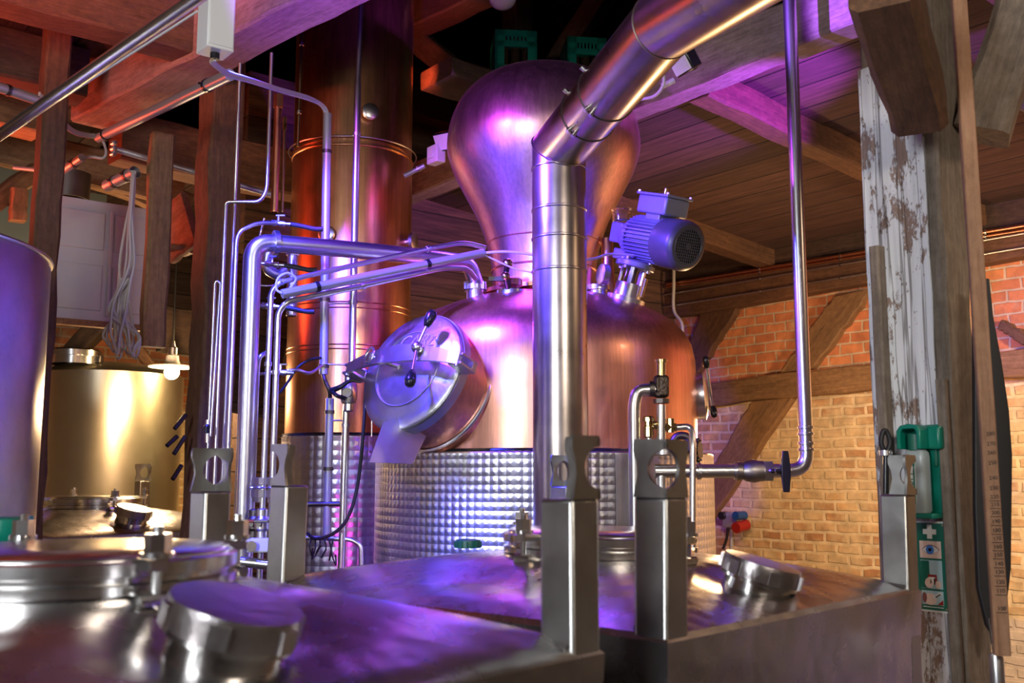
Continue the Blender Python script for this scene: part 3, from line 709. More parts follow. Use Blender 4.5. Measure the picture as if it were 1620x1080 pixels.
# right manway, seen edge on
rn = Vector((.97, -.20, .06)).normalized(); rc_ = P(1108, 626, 5.0)
rm = MB(); rm.lathe([(.105, -.16), (.098, -.05), (.112, -.05), (.112, -.02)], rc_, rn, 48); rm.build('side_manway_neck', COPPER, pot, off=pot.location)
rd = MB(); rd.lathe([(.0, -.02), (.115, -.02), (.118, .02), (.100, .028), (.05, .036), (0, .038)], rc_, rn, 48); rdo = rd.build('side_manway_door', STEEL_TUBE, pot, off=pot.location)
for tgt in (P(1117, 573, 4.95), P(1129, 651, 4.95)):
    d = (tgt-(rc_+rn*.05)).normalized(); MB().cyl(rc_+rn*.05, tgt, .007, n=10).build('handle_rod', STEEL_TUBE, rdo, off=pot.location)
    MB().lathe([(0, -.03), (.012, -.028), (.018, -.01), (.018, .012), (.012, .028), (0, .033)], tgt, d, 20).build('knob', BLACK, rdo, off=pot.location, ang=80)
# nozzles on the shoulder
def nozzle(px, py, D, tops, name='nozzle', ax=Z, mats=None):
    o = P(px, py, D); m_ = MB(); m_.lathe(tops, o, ax, 40); return m_.build(name, mats or STEEL_TUBE, pot, off=pot.location)
nozzle(752, 486, 4.88, [(.050, -.06), (.050, .03), (.044, .032), (.044, .085), (.056, .086), (.056, .11), (.044, .112), (.040, .13), (.030, .15), (0, .15)])
fl = MB(); o_ = P(752, 455, 4.88)
for k in range(4):
    a = pi/4+pi/2*k; c = o_+Vector((.062*math.cos(a), .062*math.sin(a), 0)); fl.cyl(c-Z*.014, c+Z*.022, .010, n=8)
fl.build('flange_bolts', STEEL_TUBE, pot, off=pot.location)
nozzle(808, 480, 4.72, [(.085, -.04), (.07, -.012), (.058, .0), (.056, .035), (.066, .036), (.066, .062), (.056, .064), (.054, .068), (0, .07)])
nozzle(808, 452, 4.72, [(.0, .0), (.056, .0), (.056, .028), (.05, .033), (0, .034)], 'nozzle_cap', mats=COPPER)
nozzle(946, 476, 4.85, [(.06, -.05), (.05, .0), (.048, .05), (.06, .052), (.06, .075), (0, .078)], 'nozzle')
nozzle(962, 470, 5.0, [(.05, -.05), (.045, .0), (.04, .05), (.03, .16), (.03, .30)], 'vent_neck', mats=COPPER)
sgl = MB(); sc_c = P(950, 433, 4.75); sax = Vector((-.9, -.35, .1)).normalized(); sgl.lathe([(.0, -.03), (.05, -.03), (.05, .0), (.036, .004), (0, .005)], sc_c, sax, 32); sgl.build('side_flange', STEEL_TUBE, pot, off=pot.location)
for (px, py, D, rr) in ((803, 417, 4.66, .026), (800, 437, 4.62, .022)):
    MB().ball(P(px, py, D), rr, n=16).build('valve_ball', BRASS, pot, off=pot.location)
vb = MB(); vb.cyl(P(800, 437, 4.62), P(805, 460, 4.68), .016, n=14); vb.cyl(P(803, 417, 4.66), P(800, 437, 4.62), .014, n=14); vb.box(P(785, 441, 4.62), (.07, .02, .02)); vb.build('sampling_valve', IRON, pot, off=pot.location)
# cup shaped sight glass behind the motor
gg = MB(); o_ = P(984, 352, 4.9); gg.lathe([(.040, 0), (.046, .005), (.048, .055), (.052, .06), (.052, .066), (.044, .066), (.043, .01), (0, .008)], o_, Z, 32); 
tag(gg.build('glass_cup', GLASS, off=o_), 'small clear glass cup above the left end of the agitator motor', 'cup')

# ================================================================ agitator motor
m0 = P(985, 492, 4.78); m1 = P(1011, 398, 4.74); max_ = (m1-m0).normalized()
mo = thing('agitator_motor', 'grey finned electric agitator motor with round fan grille on top of the still', 'motor', m0)
Lm = (m1-m0).length
MB().lathe([(.10, -.05), (.078, -.01), (.072, .03), (.092, .032), (.092, .068), (.066, .071), (.066, .135), (.06, .137)], m0, max_, 48).build('shaft_seal_housing', STEEL_TUBE, mo, off=m0)
MB().cyl(m0+max_*.13, m0+max_*.215, .022, n=20).build('drive_shaft', IRON, mo, off=m0)
_, u_, v_ = frame(max_)
for k in range(5):
    a = 2*pi*k/5+.4; d = u_*math.cos(a)+v_*math.sin(a)
    MB().box(m0+max_*.172+d*.056, (.02, .012, .085), Matrix((max_.cross(d), d, max_)).transposed()).build('lantern_strut', STEEL_TUBE, mo, off=m0, bevel=.002)
MB().lathe([(0, .212), (.090, .212), (.094, .216), (.094, .236), (.085, .242), (.05, .25)], m0, max_, 48).build('motor_flange', MOTOR, mo, off=m0)
for k in range(4):
    a = 2*pi*k/4+.9; d = u_*math.cos(a)+v_*math.sin(a); MB().cyl(m0+max_*.20+d*.078, m0+max_*.255+d*.078, .011, n=8).build('flange_bolt', STEEL_TUBE, mo, off=m0)
clp = MB(); a_ = u_*math.cos(.2)+v_*math.sin(.2); q = P(1014, 470, 4.72); clp.cyl(q, q+max_*.09, .010, n=8); clp.build('clamp_screw', BRASS, mo, off=m0)
fa = P(1089, 390, 4.52); ga = P(996, 374, 4.85); ma = (fa-ga).normalized(); LM = (fa-ga).length
_, fu, fv = frame(ma)
MB().lathe([(0, -.03), (.05, -.03), (.06, -.02), (.085, .02), (.1, .05), (.1, .075)], ga, ma, 40).build('gear_housing', MOTOR, mo, off=m0)
gh = MB(); upm = (Z-ma*ma.z).normalized(); sdm = ma.cross(upm)
gh.box(ga-ma*.06+upm*.01, (.09, .085, .10), Matrix((ma, sdm, upm)).transposed()); gh.build('gearbox', MOTOR, mo, off=m0, bevel=.008)
MB().box(ga+ma*.03-upm*.09, (.11, .13, .05), Matrix((ma, sdm, upm)).transposed()).build('motor_foot', MOTOR, mo, off=m0, bevel=.006)
bd = MB(); bd.cyl(ga+ma*.06, ga+ma*(LM-.12), .092, n=48); bd.build('motor_body', MOTOR, mo, off=m0)
fn = MB()
for k in range(36):
    a = 2*pi*k/36; d = fu*math.cos(a)+fv*math.sin(a); fn.box(ga+ma*(.06+(LM-.18)/2)+d*.101, (LM-.19, .006, .024), Matrix((ma, ma.cross(d), d)).transposed())
fn.build('cooling_fins', MOTOR, mo, off=m0)
MB().lathe([(.112, LM-.15), (.117, LM-.145), (.118, LM-.03), (.112, LM-.012), (.098, LM), (.082, LM+.002)], ga, ma, 64).build('fan_cover', MOTOR_D, mo, off=m0)
bk = MB(); bk.cyl(fa-ma*.02, fa-ma*.018, .09, n=40); bk.build('fan_recess', BLACK, mo, off=m0)
gr = MB(); gr.torus(fa+ma*.0, ma, .082, .004, n=48, m=6)
for k in range(-6, 7):
    x = k*.0125; hl = math.sqrt(max(0, .082**2-x*x))
    gr.box(fa+sdm*x, (.003, .0035, 2*hl), Matrix((ma, sdm, upm)).transposed()); gr.box(fa+upm*x, (.003, 2*hl, .0035), Matrix((ma, sdm, upm)).transposed())
gr.cyl(fa-ma*.002, fa+ma*.003, .016, n=20)
gr.build('fan_grille', MOTOR_D, mo, off=m0)
tb = ga+ma*.20+upm*.165
MB().box(tb, (.20, .15, .085), Matrix((ma, sdm, upm)).transposed()).build('terminal_box', MOTOR, mo, off=m0, bevel=.01)
MB().box(tb+upm*.048, (.22, .165, .012), Matrix((ma, sdm, upm)).transposed()).build('terminal_box_lid', MOTOR, mo, off=m0, bevel=.003)
sb = MB()
for i in (-1, 1):
    for j in (-1, 1): sb.cyl(tb+ma*i*.1+sdm*j*.072+upm*.045, tb+ma*i*.1+sdm*j*.072+upm*.062, .009, n=6)
sb.build('lid_screws', STEEL_TUBE, mo, off=m0)
MB().box(tb-upm*.065, (.10, .11, .06), Matrix((ma, sdm, upm)).transposed()).build('box_neck', MOTOR, mo, off=m0, bevel=.006)
MB().cyl(tb+ma*.0+sdm*.0+upm*.05, tb+upm*.085, .009, n=12).build('cable_gland', BRASS, mo, off=m0)
gm = MB(); gm.torus(tb-ma*.10-upm*.09-sdm*.0, sdm, .018, .007, n=24, m=8); gm.build('lifting_eye', MOTOR, mo, off=m0)

# ================================================================ copper column
CX = P(550, 650, 5.72); colm = thing('copper_column', 'tall slim copper rectification column with steel jacketed foot', 'column still', (CX.x, CX.y, 0)); colm['kind'] = 'thing'
CR = .346
zjc = zy(686, 5.40)
MB().lathe([(CR, zjc), (CR, zy(232, 5.40))], (CX.x, CX.y, 0), Z, 96).build('lower_shell', COPPER_C, colm, off=colm.location)
MB().lathe([(CR-.004, zy(232, 5.40)), (CR-.004, 6.2)], (CX.x, CX.y, 0), Z, 96).build('upper_shell', COPPER_C, colm, off=colm.location)
for y in (230, 478, 487, 545, 552):
    MB().torus((CX.x, CX.y, zy(y, 5.40)), Z, CR, .0065 if y == 230 else .004, n=96, m=8).build('seam_ring', COPPER_C, colm, off=colm.location)
MB().lathe([(CR+.015, .25), (CR+.015, zjc-.012), (CR+.02, zjc-.01), (CR, zjc)], (CX.x, CX.y, 0), Z, 96).build('steel_jacket', TURNED_S, colm, off=colm.location)
MB().torus((CX.x, CX.y, zjc), Z, CR+.008, .008, n=96, m=6).build('gasket_ring', BLACK, colm, off=colm.location)
MB().cyl((CX.x, CX.y, 0), (CX.x, CX.y, .26), .2, n=32).build('foot', STEEL, colm, off=colm.location)
def colface(px, py): # a point on the front of the column surface
    best = None
    for k in range(60):
        D = 5.2+k*.01; p = P(px, py, D)
        if (Vector((p.x, p.y))-Vector((CX.x, CX.y))).length < CR: return p
    return P(px, py, CX.y)
for (px, py, r_, lab) in ((583, 180, .045, 'sight_port'), (641, 380, .05, 'sight_port'), (521, 372, .045, 'sight_port')):
    c = colface(min(px, 636), py); n_ = Vector((c.x-CX.x, c.y-CX.y, 0)).normalized()
    if px == 641: n_ = Vector((.95, -.3, 0)).normalized(); c = Vector((CX.x, CX.y, c.z))+n_*CR
    s_ = MB(); s_.lathe([(.02, -.03), (.02, .03), (r_, .03), (r_, .05), (r_*.8, .055), (0, .055)], c, n_, 28); s_.build(lab, STEEL_TUBE, colm, off=colm.location)
# ================================================================ stainless duct
dpts = [P(886, 1010, 4.07), P(884, 236, 4.07), P(1050, 40, 3.10), P(1262, -92, 2.45)]
dpts[0].z = .35; dpts[0].x, dpts[0].y = dpts[1].x, dpts[1].y
duct = thing('exhaust_duct', 'wide stainless duct rising before the still and bending up to the right', 'duct', (dpts[0].x, dpts[0].y, .35))
RD = .1115
def mitre(pts, r, n=40):
    m = MB(); vs = []; k = len(pts); t0 = (pts[1]-pts[0]).normalized(); ax, u, v = frame(t0)
    rings = []
    for i, p in enumerate(pts):
        if i == 0: rings.append([p+(u*math.cos(2*pi*a/n)+v*math.sin(2*pi*a/n))*r for a in range(n)]); continue
        d = (p-pts[i-1]).normalized(); q = t0.rotation_difference(d); u = q @ u; v = q @ v; t0 = d
        if i < k-1: nn = (d+(pts[i+1]-p).normalized()).normalized()
        else: nn = d
        ring = []
        for a in range(n):
            o = pts[i-1]+(u*math.cos(2*pi*a/n)+v*math.sin(2*pi*a/n))*r
            ring.append(o + d*((p-o).dot(nn)/d.dot(nn)))
        rings.append(ring)
    return rings
ar_, br_ = dpts[1], dpts[2]
rings = mitre(dpts, RD)
for i, nm in enumerate(('vertical_section', 'slanting_section', 'upper_section')):
    m_ = MB(); n = 40; ra, rb = rings[i], rings[i+1]; m_.add(ra+rb, [(k, (k+1) % n, n+(k+1) % n, n+k) for k in range(n)])
    if i == 2: m_.f.append(list(range(n, 2*n)))
    m_.build(nm, STEEL_DUCT, duct, off=duct.location)
    if i: w_ = MB(); w_.tube([ra[k] for k in range(n)]+[ra[0]], .004, fillet=0, n=6, caps=False); w_.build('mitre_seam', STEEL_DUCT, duct, off=duct.location)
up_ = Z
for y in (268, 334, 379, 430):
    c = P(884, y, 4.07); c.x, c.y = dpts[1].x, dpts[1].y
    MB().lathe([(RD+.0005, -.006), (RD+.004, -.003), (RD+.004, .003), (RD+.0005, .006)], c, Z, 64).build('joint_bead', STEEL_DUCT, duct, off=duct.location)
sd = (dpts[2]-dpts[1]).normalized()
for t in (.34, .52):
    c = dpts[1].lerp(dpts[2], t)
    b_ = MB(); b_.torus(c, sd, RD+.001, .0035, n=64, m=6)
    bo = b_.build('clamp_band', IRON, duct, off=duct.location)
    _, u, v = frame(sd)
    for a in (2.2, 2.35, 4.2):
        d = None
        best = None
    for k in range(3):
        a = [.35, .55, 3.6][k]
        toc = (EYE-c).normalized(); tc = (toc-sd*toc.dot(sd)).normalized(); s2 = sd.cross(tc)
        dd = tc*math.cos(a-.5)+s2*math.sin(a-.5) if k < 2 else s2*-1
        MB().cyl(c+dd*RD*.98+sd*.015, c+dd*(RD+.02)+sd*.015, .009, n=12).build('clamp_stud', STEEL_TUBE, bo, off=duct.location)

# ================================================================ pipe helpers
def run(name, label, cat, pts, r, mat=STEEL_TUBE, fillet=.05, group=None, clamps=(), n=14, clamp_mat=None, caps=True):
    """a pipe through picture points (px, py, depth); each clamp is (t along the straight line between two of them, i)"""
    pp = [P(*p) if not isinstance(p, Vector) else p for p in pts]; base = pp[0] if pp[0].z < pp[-1].z else pp[-1]
    m_ = MB(); m_.tube(pp, r, fillet, n, caps)
    if not clamps: return tag(m_.build(name, mat, off=base), label, cat, group)
    t = thing(name, label, cat, base, group=group); m_.build('tube', mat, t, off=base)
    rr = r if not isinstance(r, tuple) else max(r)
    for (i, f) in clamps:
        c = pp[i].lerp(pp[i+1], f); d = (pp[i+1]-pp[i]).normalized(); k = MB()
        k.lathe([(rr*.9, -.008), (rr+.004, -.008), (rr+.004, .008), (rr*.9, .008)], c, d, 24)
        _, u, v = frame(d); k.cyl(c+u*(rr+.002), c+u*(rr+.016), .005, n=8)
        k.build('pipe_clamp', clamp_mat or STEEL_TUBE, t, off=base)
    return t
G_T = 'steel pipework left of the still'
# thick blue lit vapour line
bp = run('steam_pipe', 'thick blue lit steel pipe bending from vertical towards the still shoulder', 'pipe',
    [Vector((P(388, 750, 4.28).x, P(388, 750, 4.28).y, .3)), P(400, 382, 4.28), P(560, 395, 4.5), P(706, 410, 4.72), P(742, 416, 4.84), P(752, 446, 4.88)], .0385, fillet=.085, n=28, clamps=((1, .22),), group=G_T)
MB().lathe([(.038, -.012), (.054, -.010), (.054, .010), (.038, .012)], P(436, 384, 4.325), (P(560, 395, 4.5)-P(400, 382, 4.28)), 32).build('union_ring', STEEL_TUBE, bp, off=bp.location)
# the two thin pipes over and under the conduit
def down(px, D, z=.35):
    p = P(px, 760, D); return Vector((p.x, p.y, z))
run('coolant_pipe', 'thin steel pipe arching above the cable conduit to the still', 'pipe', [down(412, 4.16), P(429, 462, 4.16), P(441, 447, 4.16), P(508, 431, 4.25), P(690, 391, 4.5), P(735, 383, 4.58), P(768, 392, 4.62)], .0115, fillet=.07, group=G_T, clamps=((0, .86), (2, .05), (3, .93)))
run('coolant_pipe', 'thin steel pipe running just beneath the cable conduit to the flange', 'pipe', [down(430, 4.12), P(440, 495, 4.12), P(452, 478, 4.12), P(560, 455, 4.3), P(700, 424, 4.5), P(740, 424, 4.6), P(752, 440, 4.68)], .0125, fillet=.06, group=G_T, clamps=((0, .88), (3, .1)))
cd_ = run('cable_conduit', 'straight grey conduit with a cable looping out of both ends', 'conduit', [P(446, 465, 4.1), P(765, 400, 4.55)], .0195, GREY_PL, n=20, clamps=((0, .16), (0, .70)), clamp_mat=BLACK)
lpz = spline([P(446, 464, 4.1), P(437, 457, 4.1), P(440, 440, 4.12), P(455, 432, 4.14), P(468, 440, 4.16), P(462, 452, 4.16), P(452, 462, 4.14)])
MB().tube(lpz, .005, 0, 8).build('cable_loop', CABLE, cd_, off=cd_.location)
lpz = spline([P(764, 400, 4.55), P(800, 398, 4.5), P(840, 402, 4.3), P(880, 412, 4.35), P(935, 410, 4.6), P(965, 402, 4.7), P(1005, 404, 4.72)])
tag(MB().tube(lpz, .0065, 0, 8).build('motor_cable', CABLE, off=P(764, 400, 4.55)), 'thick grey cable from the conduit passing behind the duct to the motor', 'cable')
lpz = spline([P(764, 402, 4.55), P(785, 412, 4.55), P(815, 425, 4.5), P(842, 431, 4.45)])
tag(MB().tube(lpz, .004, 0, 8).build('sensor_cable', CABLE, off=P(764, 402, 4.55)), 'thin cable drooping from the conduit end toward the duct', 'cable')
# thin tubes left of the thick pipe
G_S = 'slim tubes left of the thick blue pipe'
run('slim_tube', 'slim tube reaching highest, starting under the violet lit beam', 'tube', [Vector((P(349, 750, 4.55).x-.0, P(349, 750, 4.55).y, .4)), P(372, 300, 4.55), P(380, 100, 4.5)], .0085, fillet=.03, group=G_S)
run('slim_tube', 'slim tube with a step to the right half way up', 'tube', [down(338, 4.45, .4), P(357, 322, 4.45), P(362, 319, 4.45), P(412, 319, 4.45), P(422, 300, 4.45), P(430, 84, 4.45)], .0085, fillet=.05, group=G_S)
run('slim_tube', 'slim tube bending over to a small valve beside the thick pipe', 'tube', [down(357, 4.36, .4), P(374, 378, 4.36), P(380, 365, 4.36), P(408, 352, 4.4), P(440, 353, 4.45)], .0095, fillet=.05, group=G_S)
run('slim_tube', 'shortest slim tube, ending at the level of the thick pipe bend', 'tube', [down(325, 4.6, .4), P(340, 448, 4.6), P(343, 444, 4.6), P(349, 448, 4.6), P(333, 690, 4.58)], .0075, fillet=.02, group=G_S)
run('slim_tube', 'golden lit slim tube directly behind the vertical thick pipe', 'tube', [down(394, 4.5, .4), P(409, 380, 4.5), P(418, 345, 4.5)], .006, BRASS, fillet=.03, group=G_S)
run('coolant_pipe', 'steel pipe bending right into the hose fitting beside the column', 'pipe', [down(399, 4.3), P(408, 575, 4.3), P(412, 562, 4.3), P(426, 556, 4.35)], .0095, fillet=.04, group=G_T)
# column front pipes
run('cable_conduit', 'grey conduit before the copper column with cables entering its top', 'conduit', [P(512, 592, 4.72), P(518, 180, 4.72)], .0205, GREY_PL, n=20, clamps=((0, .97-.12), (0, .28), (0, .03)), clamp_mat=IRON)
run('cable_conduit', 'lower grey conduit crossing the steel foot of the copper column', 'conduit', [P(517, 850, 4.72), P(522, 630, 4.72)], .019, GREY_PL, n=20, clamps=((0, .49), (0, .9)), clamp_mat=IRON)
run('cable_bend', 'dark cable bend linking the two grey conduits at the column', 'cable', [P(511, 590, 4.72), P(514, 602, 4.7), P(522, 618, 4.7), P(522, 632, 4.72)], .010, IRON, fillet=.03)
run('coolant_pipe', 'bright vertical steel pipe standing against the copper column up to the ceiling', 'pipe', [P(556, 605, 4.7), P(566, 130, 4.7), P(573, -30, 4.7)], (.017, .012), fillet=.02, group=G_T, clamps=((0, .82), (0, .26), (0, .05)))
run('coolant_pipe', 'steel pipe running down from the hand valve over the column foot', 'pipe', [P(540, 900, 4.7), P(548, 642, 4.7)], .017, group=G_T, clamps=((0, .88),))
run('coolant_pipe', 'very thin brassy pipe on the left flank of the copper column', 'pipe', [P(471, 232, 5.0), P(478, 52, 5.0)], .008, BRASS, group=G_T, clamps=((0, .3), (0, .9)))
for yy, xa, xb, lb in ((218, 458, 640, None),):
    cr_ = MB(); cr_.torus((CX.x, CX.y, zy(219, 5.40)), Z, CR+.022, .004, n=96, m=6); cr_.build('support_band', STEEL_TUBE, colm, off=colm.location)
for (xa, ya, xb, yb) in ((513, 480, 556, 480), (523, 665, 546, 665), (513, 576, 556, 577)):
    run('clamp_bar', 'short threaded clamp bar joining conduit and pipe at height of picture row', 'bar', [P(xa, ya, 4.72), P(xb, yb, 4.7)], .004)['label'] = {480: 'short clamp bar between conduit and pipe behind the long thin pipes', 665: 'short clamp bar linking pipe and lower conduit above the steel foot', 576: 'short clamp bar just above the hand valve'}[ya]
# corrugated hoses
def hose(label, p0, p1, r, mat, pitch=.012):
    p0, p1 = P(*p0), P(*p1); L = (p1-p0).length; n = int(L/pitch); prof = []
    for k in range(n): prof += [(r*.86, k*pitch), (r, k*pitch+pitch*.5)]
    t = thing('corrugated_hose', label, 'hose', p0)
    MB().lathe(prof, p0, p1-p0, 18).build('hose_body', mat, t, off=p0, ang=70)
    MB().cyl(p1-(p1-p0).normalized()*.02, p1+(p1-p0).normalized()*.05, r*1.25, n=6).build('hose_nut', mat, t, off=p0)
hose('red lit corrugated hose hanging left of the copper column', (434, 336, 4.9), (440, 165, 4.9), .020, COPPER_P)
hose('golden corrugated hose right beside the red lit one', (446, 336, 5.0), (450, 200, 5.0), .009, BRASS)
hose('blue lit corrugated hose below the thick pipe', (461, 500, 4.75), (463, 398, 4.75), .026, STEEL_TUBE)
# pump elbow behind the bend
run('elbow_pipe', 'round shiny elbow tucked below the bend of the thick pipe', 'pipe', [P(424, 398, 4.65), P(421, 425, 4.65), P(440, 436, 4.68), P(452, 428, 4.7)], .026, fillet=.06)
# small valves with hose tails
def mini_valve(px, py, D, label, tail=1, r=.014):
    c = P(px, py, D); t = thing('needle_valve', label, 'valve', c, group='small valves beside the column')
    ax = Vector((1, .1, -.06)).normalized()
    MB().lathe([(0, -.05), (.009, -.05), (.009, -.03), (r, -.028), (r, -.008), (.010, -.006), (.010, .006), (r, .008), (r, .028), (.009, .03), (.009, .06)], c, ax, 12).build('valve_body', STEEL_TUBE, t, off=c)
    MB().cyl(c, c+Z*.035, .006, n=8).build('stem', STEEL_TUBE, t, off=c)
    MB().box(c+Z*.036+ax*.01, (.04, .012, .006)).build('lever', IRON, t, off=c)
    if tail: MB().tube(spline([c+ax*.055, c+ax*.10-Z*.004, c+ax*.16-Z*.012, c+ax*.2-Z*.01]), .011, 0, 10).build('hose_tail', RUBBER, t, off=c)
    return t
mini_valve(440, 353, 4.45, 'small valve with black hose tail above the thick pipe bend')
mini_valve(430, 418, 4.45, 'small valve with black tail below the thick pipe bend')
mini_valve(425, 484, 4.4, 'small valve with black tail at the height of the long thin pipes')
mini_valve(443, 589, 4.4, 'small valve beside the column left of the hand valve', 0)
run('braided_hose', 'curved steel hose from the small valve to the grey conduit', 'hose', spline([P(400, 592, 4.4), P(430, 590, 4.4), P(468, 585, 4.42), P(490, 590, 4.5), P(509, 578, 4.6)]), .007, fillet=0)
run('black_cable', 'black cable curving from the small valve up to the conduit clamp', 'cable', spline([P(442, 622, 4.6), P(455, 605, 4.6), P(470, 582, 4.6), P(490, 569, 4.62), P(508, 566, 4.66)]), .0065, RUBBER, fillet=0)
# thin wires between column and thick pipe
for k, (pts, lab) in enumerate((([(404, 417, 4.4), (415, 414, 4.4), (430, 418, 4.45)], 'thin steel tube linking thick pipe and the lower small valve'), ([(404, 484, 4.4), (413, 482, 4.4), (424, 485, 4.4)], 'thin steel tube leading to the valve level with the long pipes'), ([(404, 450, 4.5), (425, 452, 4.5), (448, 448, 4.6)], 'thin copper lit tube just under the round shiny elbow'))):
    run('thin_tube', lab, 'tube', spline([P(*p) for p in pts]), .0045, fillet=0)
# hand valve on the column pipe
hv = P(552, 622, 4.68); t = thing('shut_off_valve', 'bulky shut off valve with curved black lever before the column', 'valve', hv)
MB().lathe([(.017, -.085), (.024, -.08), (.024, -.05), (.034, -.045), (.04, -.02), (.04, .02), (.034, .045), (.024, .05), (.024, .075), (.017, .08)], hv, Z, 20).build('valve_body', STEEL_TUBE, t, off=hv)
MB().cyl(hv, hv+Vector((.0, -.06, 0)), .022, n=16).build('valve_bonnet', IRON, t, off=hv)
MB().tube(spline([P(524, 618, 4.62), P(538, 612, 4.6), P(555, 602, 4.6), P(571, 604, 4.6)]), (.014, .006), 0, 10).build('lever', BLACK, t, off=hv)
MB().tube(spline([P(524, 616, 4.62), P(532, 625, 4.6), P(546, 630, 4.62)]), .010, 0, 10).build('lever_sleeve', BLACK, t, off=hv)
# drain rail, wires and the black cable at the column foot
run('drain_pipe', 'dark horizontal pipe stub crossing the column foot', 'pipe', [P(482, 797, 4.72), P(546, 797, 4.7)], .012, IRON)
run('drain_pipe', 'low horizontal pipe ending in a downward elbow at the column foot', 'pipe', [P(484, 850, 4.72), P(556, 853, 4.7), P(571, 862, 4.7), P(572, 905, 4.7)], .011, STEEL_TUBE, fillet=.04)
for k in range(6):
    x = 492+k*7; h_ = random.uniform(20, 42)
    run('hanging_wire', 'thin dark wire dangling from the low pipe at the column foot', 'wire', spline([P(x, 852, 4.68), P(x+random.uniform(-3, 4), 852+h_*.5, 4.66), P(x+random.uniform(-6, 6), 852+h_, 4.68), P(x+random.uniform(2, 8), 848+h_*.7, 4.7)]), .0035, RUBBER, fillet=0, group='dangling wires at the column foot')
run('black_cable', 'long black cable sweeping down from the manway past the column foot', 'cable', spline([P(578, 625, 4.62), P(575, 680, 4.62), P(567, 760, 4.62), P(552, 815, 4.62), P(530, 842, 4.64), P(500, 852, 4.66), P(486, 843, 4.7)]), .008, RUBBER, fillet=0)
run('marker_rod', 'thin red lit vertical rod between column and spout plate', 'rod', [P(590, 575, 4.9), P(588, 690, 4.9)], .004, STEEL_TUBE)
# fitting cluster left of the near post
for k, (x, D) in enumerate(((399, 4.28), (411, 4.16), (430, 4.12))):
    c = P(x, 775, D); t = thing('union_fitting', ('left', 'middle', 'right')[k] and 'hexagonal union fitting on the %s of the three low pipes' % ('leftmost', 'middle', 'rightmost')[k], 'fitting', c, group='union fittings at the pipe feet')
    MB().lathe([(.014, -.05), (.017, -.048), (.017, -.03), (.024, -.028), (.024, .0), (.018, .002), (.018, .02), (.024, .022), (.024, .05), (.014, .052)], c, Z, 6).build('hex_nut', STEEL_TUBE, t, off=c)
    MB().torus(c+Z*.01, Z, .023, .004, n=20, m=6).build('ring', STEEL_TUBE, t, off=c)
for k, (x, D) in enumerate(((402, 4.2), (414, 4.1))):
    c = P(x, 828, D); t = thing('ball_valve', ('dark ball valve with red tag low between the pipes and the near post', 'steel ball valve beside the red tagged one')[k], 'valve', c, group='ball valves at the pipe feet')
    MB().lathe([(.015, -.06), (.022, -.055), (.022, -.03), (.03, -.02), (.03, .02), (.022, .03), (.022, .055), (.015, .06)], c, Z, 16).build('valve_body', IRON if k == 0 else STEEL_TUBE, t, off=c)
    MB().cyl(c, c+Vector((0, -.05, 0)), .01, n=10).build('stem', IRON, t, off=c)
    MB().box(c+Vector((.01, -.05, .012)), (.06, .012, .012)).build('lever', RED if k == 0 else IRON, t, off=c, bevel=.003)
c = P(412, 862, 4.05); t = thing('white_manifold', 'bright white plastic manifold block low behind the near post', 'manifold', c)
MB().box(c, (.10, .05, .055)).build('block', WHITE_PL, t, off=c, bevel=.006)
MB().cyl(c+Vector((-.05, 0, 0)), c+Vector((-.02, -.06, 0)), .02, n=16).build('port', STEEL_TUBE, t, off=c)
run('low_pipe', 'horizontal pipe low behind the near post carrying the manifold', 'pipe', [P(380, 888, 4.05), P(426, 893, 4.05)], .02, STEEL_TUBE)

# ================================================================ pipework right of the still
DR = 4.22
rp = thing('riser_pipe', 'long polished steel pipe rising at the right and turning left into a valve', 'pipe', P(1275, 745, DR))
o_ = rp.location.copy()
top = P(1256, -40, DR); bt = P(1277, 744, DR); top.x, top.y = bt.x*1.0, bt.y
MB().tube([P(1098, 745, DR), bt, top], .0285, .075, 28).build('tube', STEEL_TUBE, rp, off=o_)
for y in (676, 686, 701, 711):
    c = P(1276, y, DR); c.x, c.y = bt.x, bt.y; MB().lathe([(.028, -.006), (.034, -.004), (.034, .004), (.028, .006)], c, Z, 28).build('press_ring', STEEL_TUBE, rp, off=o_)
sx_ = (P(1200, 745, DR)-P(1100, 745, DR)).normalized()
for x in (1106, 1164, 1216, 1240): MB().lathe([(.028, -.008), (.035, -.006), (.035, .006), (.028, .008)], P(x, 745, DR), sx_, 28).build('press_ring', STEEL_TUBE, rp, off=o_)
c = P(1192, 745, DR); tv = thing('ball_valve', 'cast ball valve with black T handle on the horizontal pipe before the bricks', 'valve', c)
MB().lathe([(.03, -.075), (.038, -.07), (.038, -.05), (.033, -.048), (.042, -.03), (.048, 0), (.042, .03), (.042, .04)], c, sx_, 20).build('valve_body', steel('cast_steel', (.38, .34, .30), .4), tv, off=c)
MB().cyl(c+sx_*.04, c+sx_*.075, .046, n=6).build('hex_nut', STEEL_TUBE, tv, off=c)
MB().cyl(P(1206, 745, DR), P(1222, 745, DR-.0)+Vector((0, -.07, 0)), .010, n=12).build('valve_stem', STEEL_TUBE, tv, off=c)
hc = P(1244, 745, DR-.075); hnd = MB(); hnd.prism([hc+Vector((-.012, 0, .082)), hc+Vector((.012, 0, .082)), hc+Vector((.019, 0, .02)), hc+Vector((.019, 0, -.02)), hc+Vector((.012, 0, -.085)), hc+Vector((-.012, 0, -.085)), hc+Vector((-.019, 0, -.02)), hc+Vector((-.019, 0, .02))], (0, .02, 0))
hnd.cyl(hc+Vector((-.06, .01, 0)), hc+Vector((0, .01, 0)), .009, n=10); hnd.build('t_handle', BLACK, tv, off=c, bevel=.003)
run('loop_pipe', 'thick steel pipe looping up and over to the blackened tee', 'pipe', [down(1002, DR), P(1003, 640, DR), P(1008, 617, DR), P(1040, 616, DR)], .0265, fillet=.10, n=24)
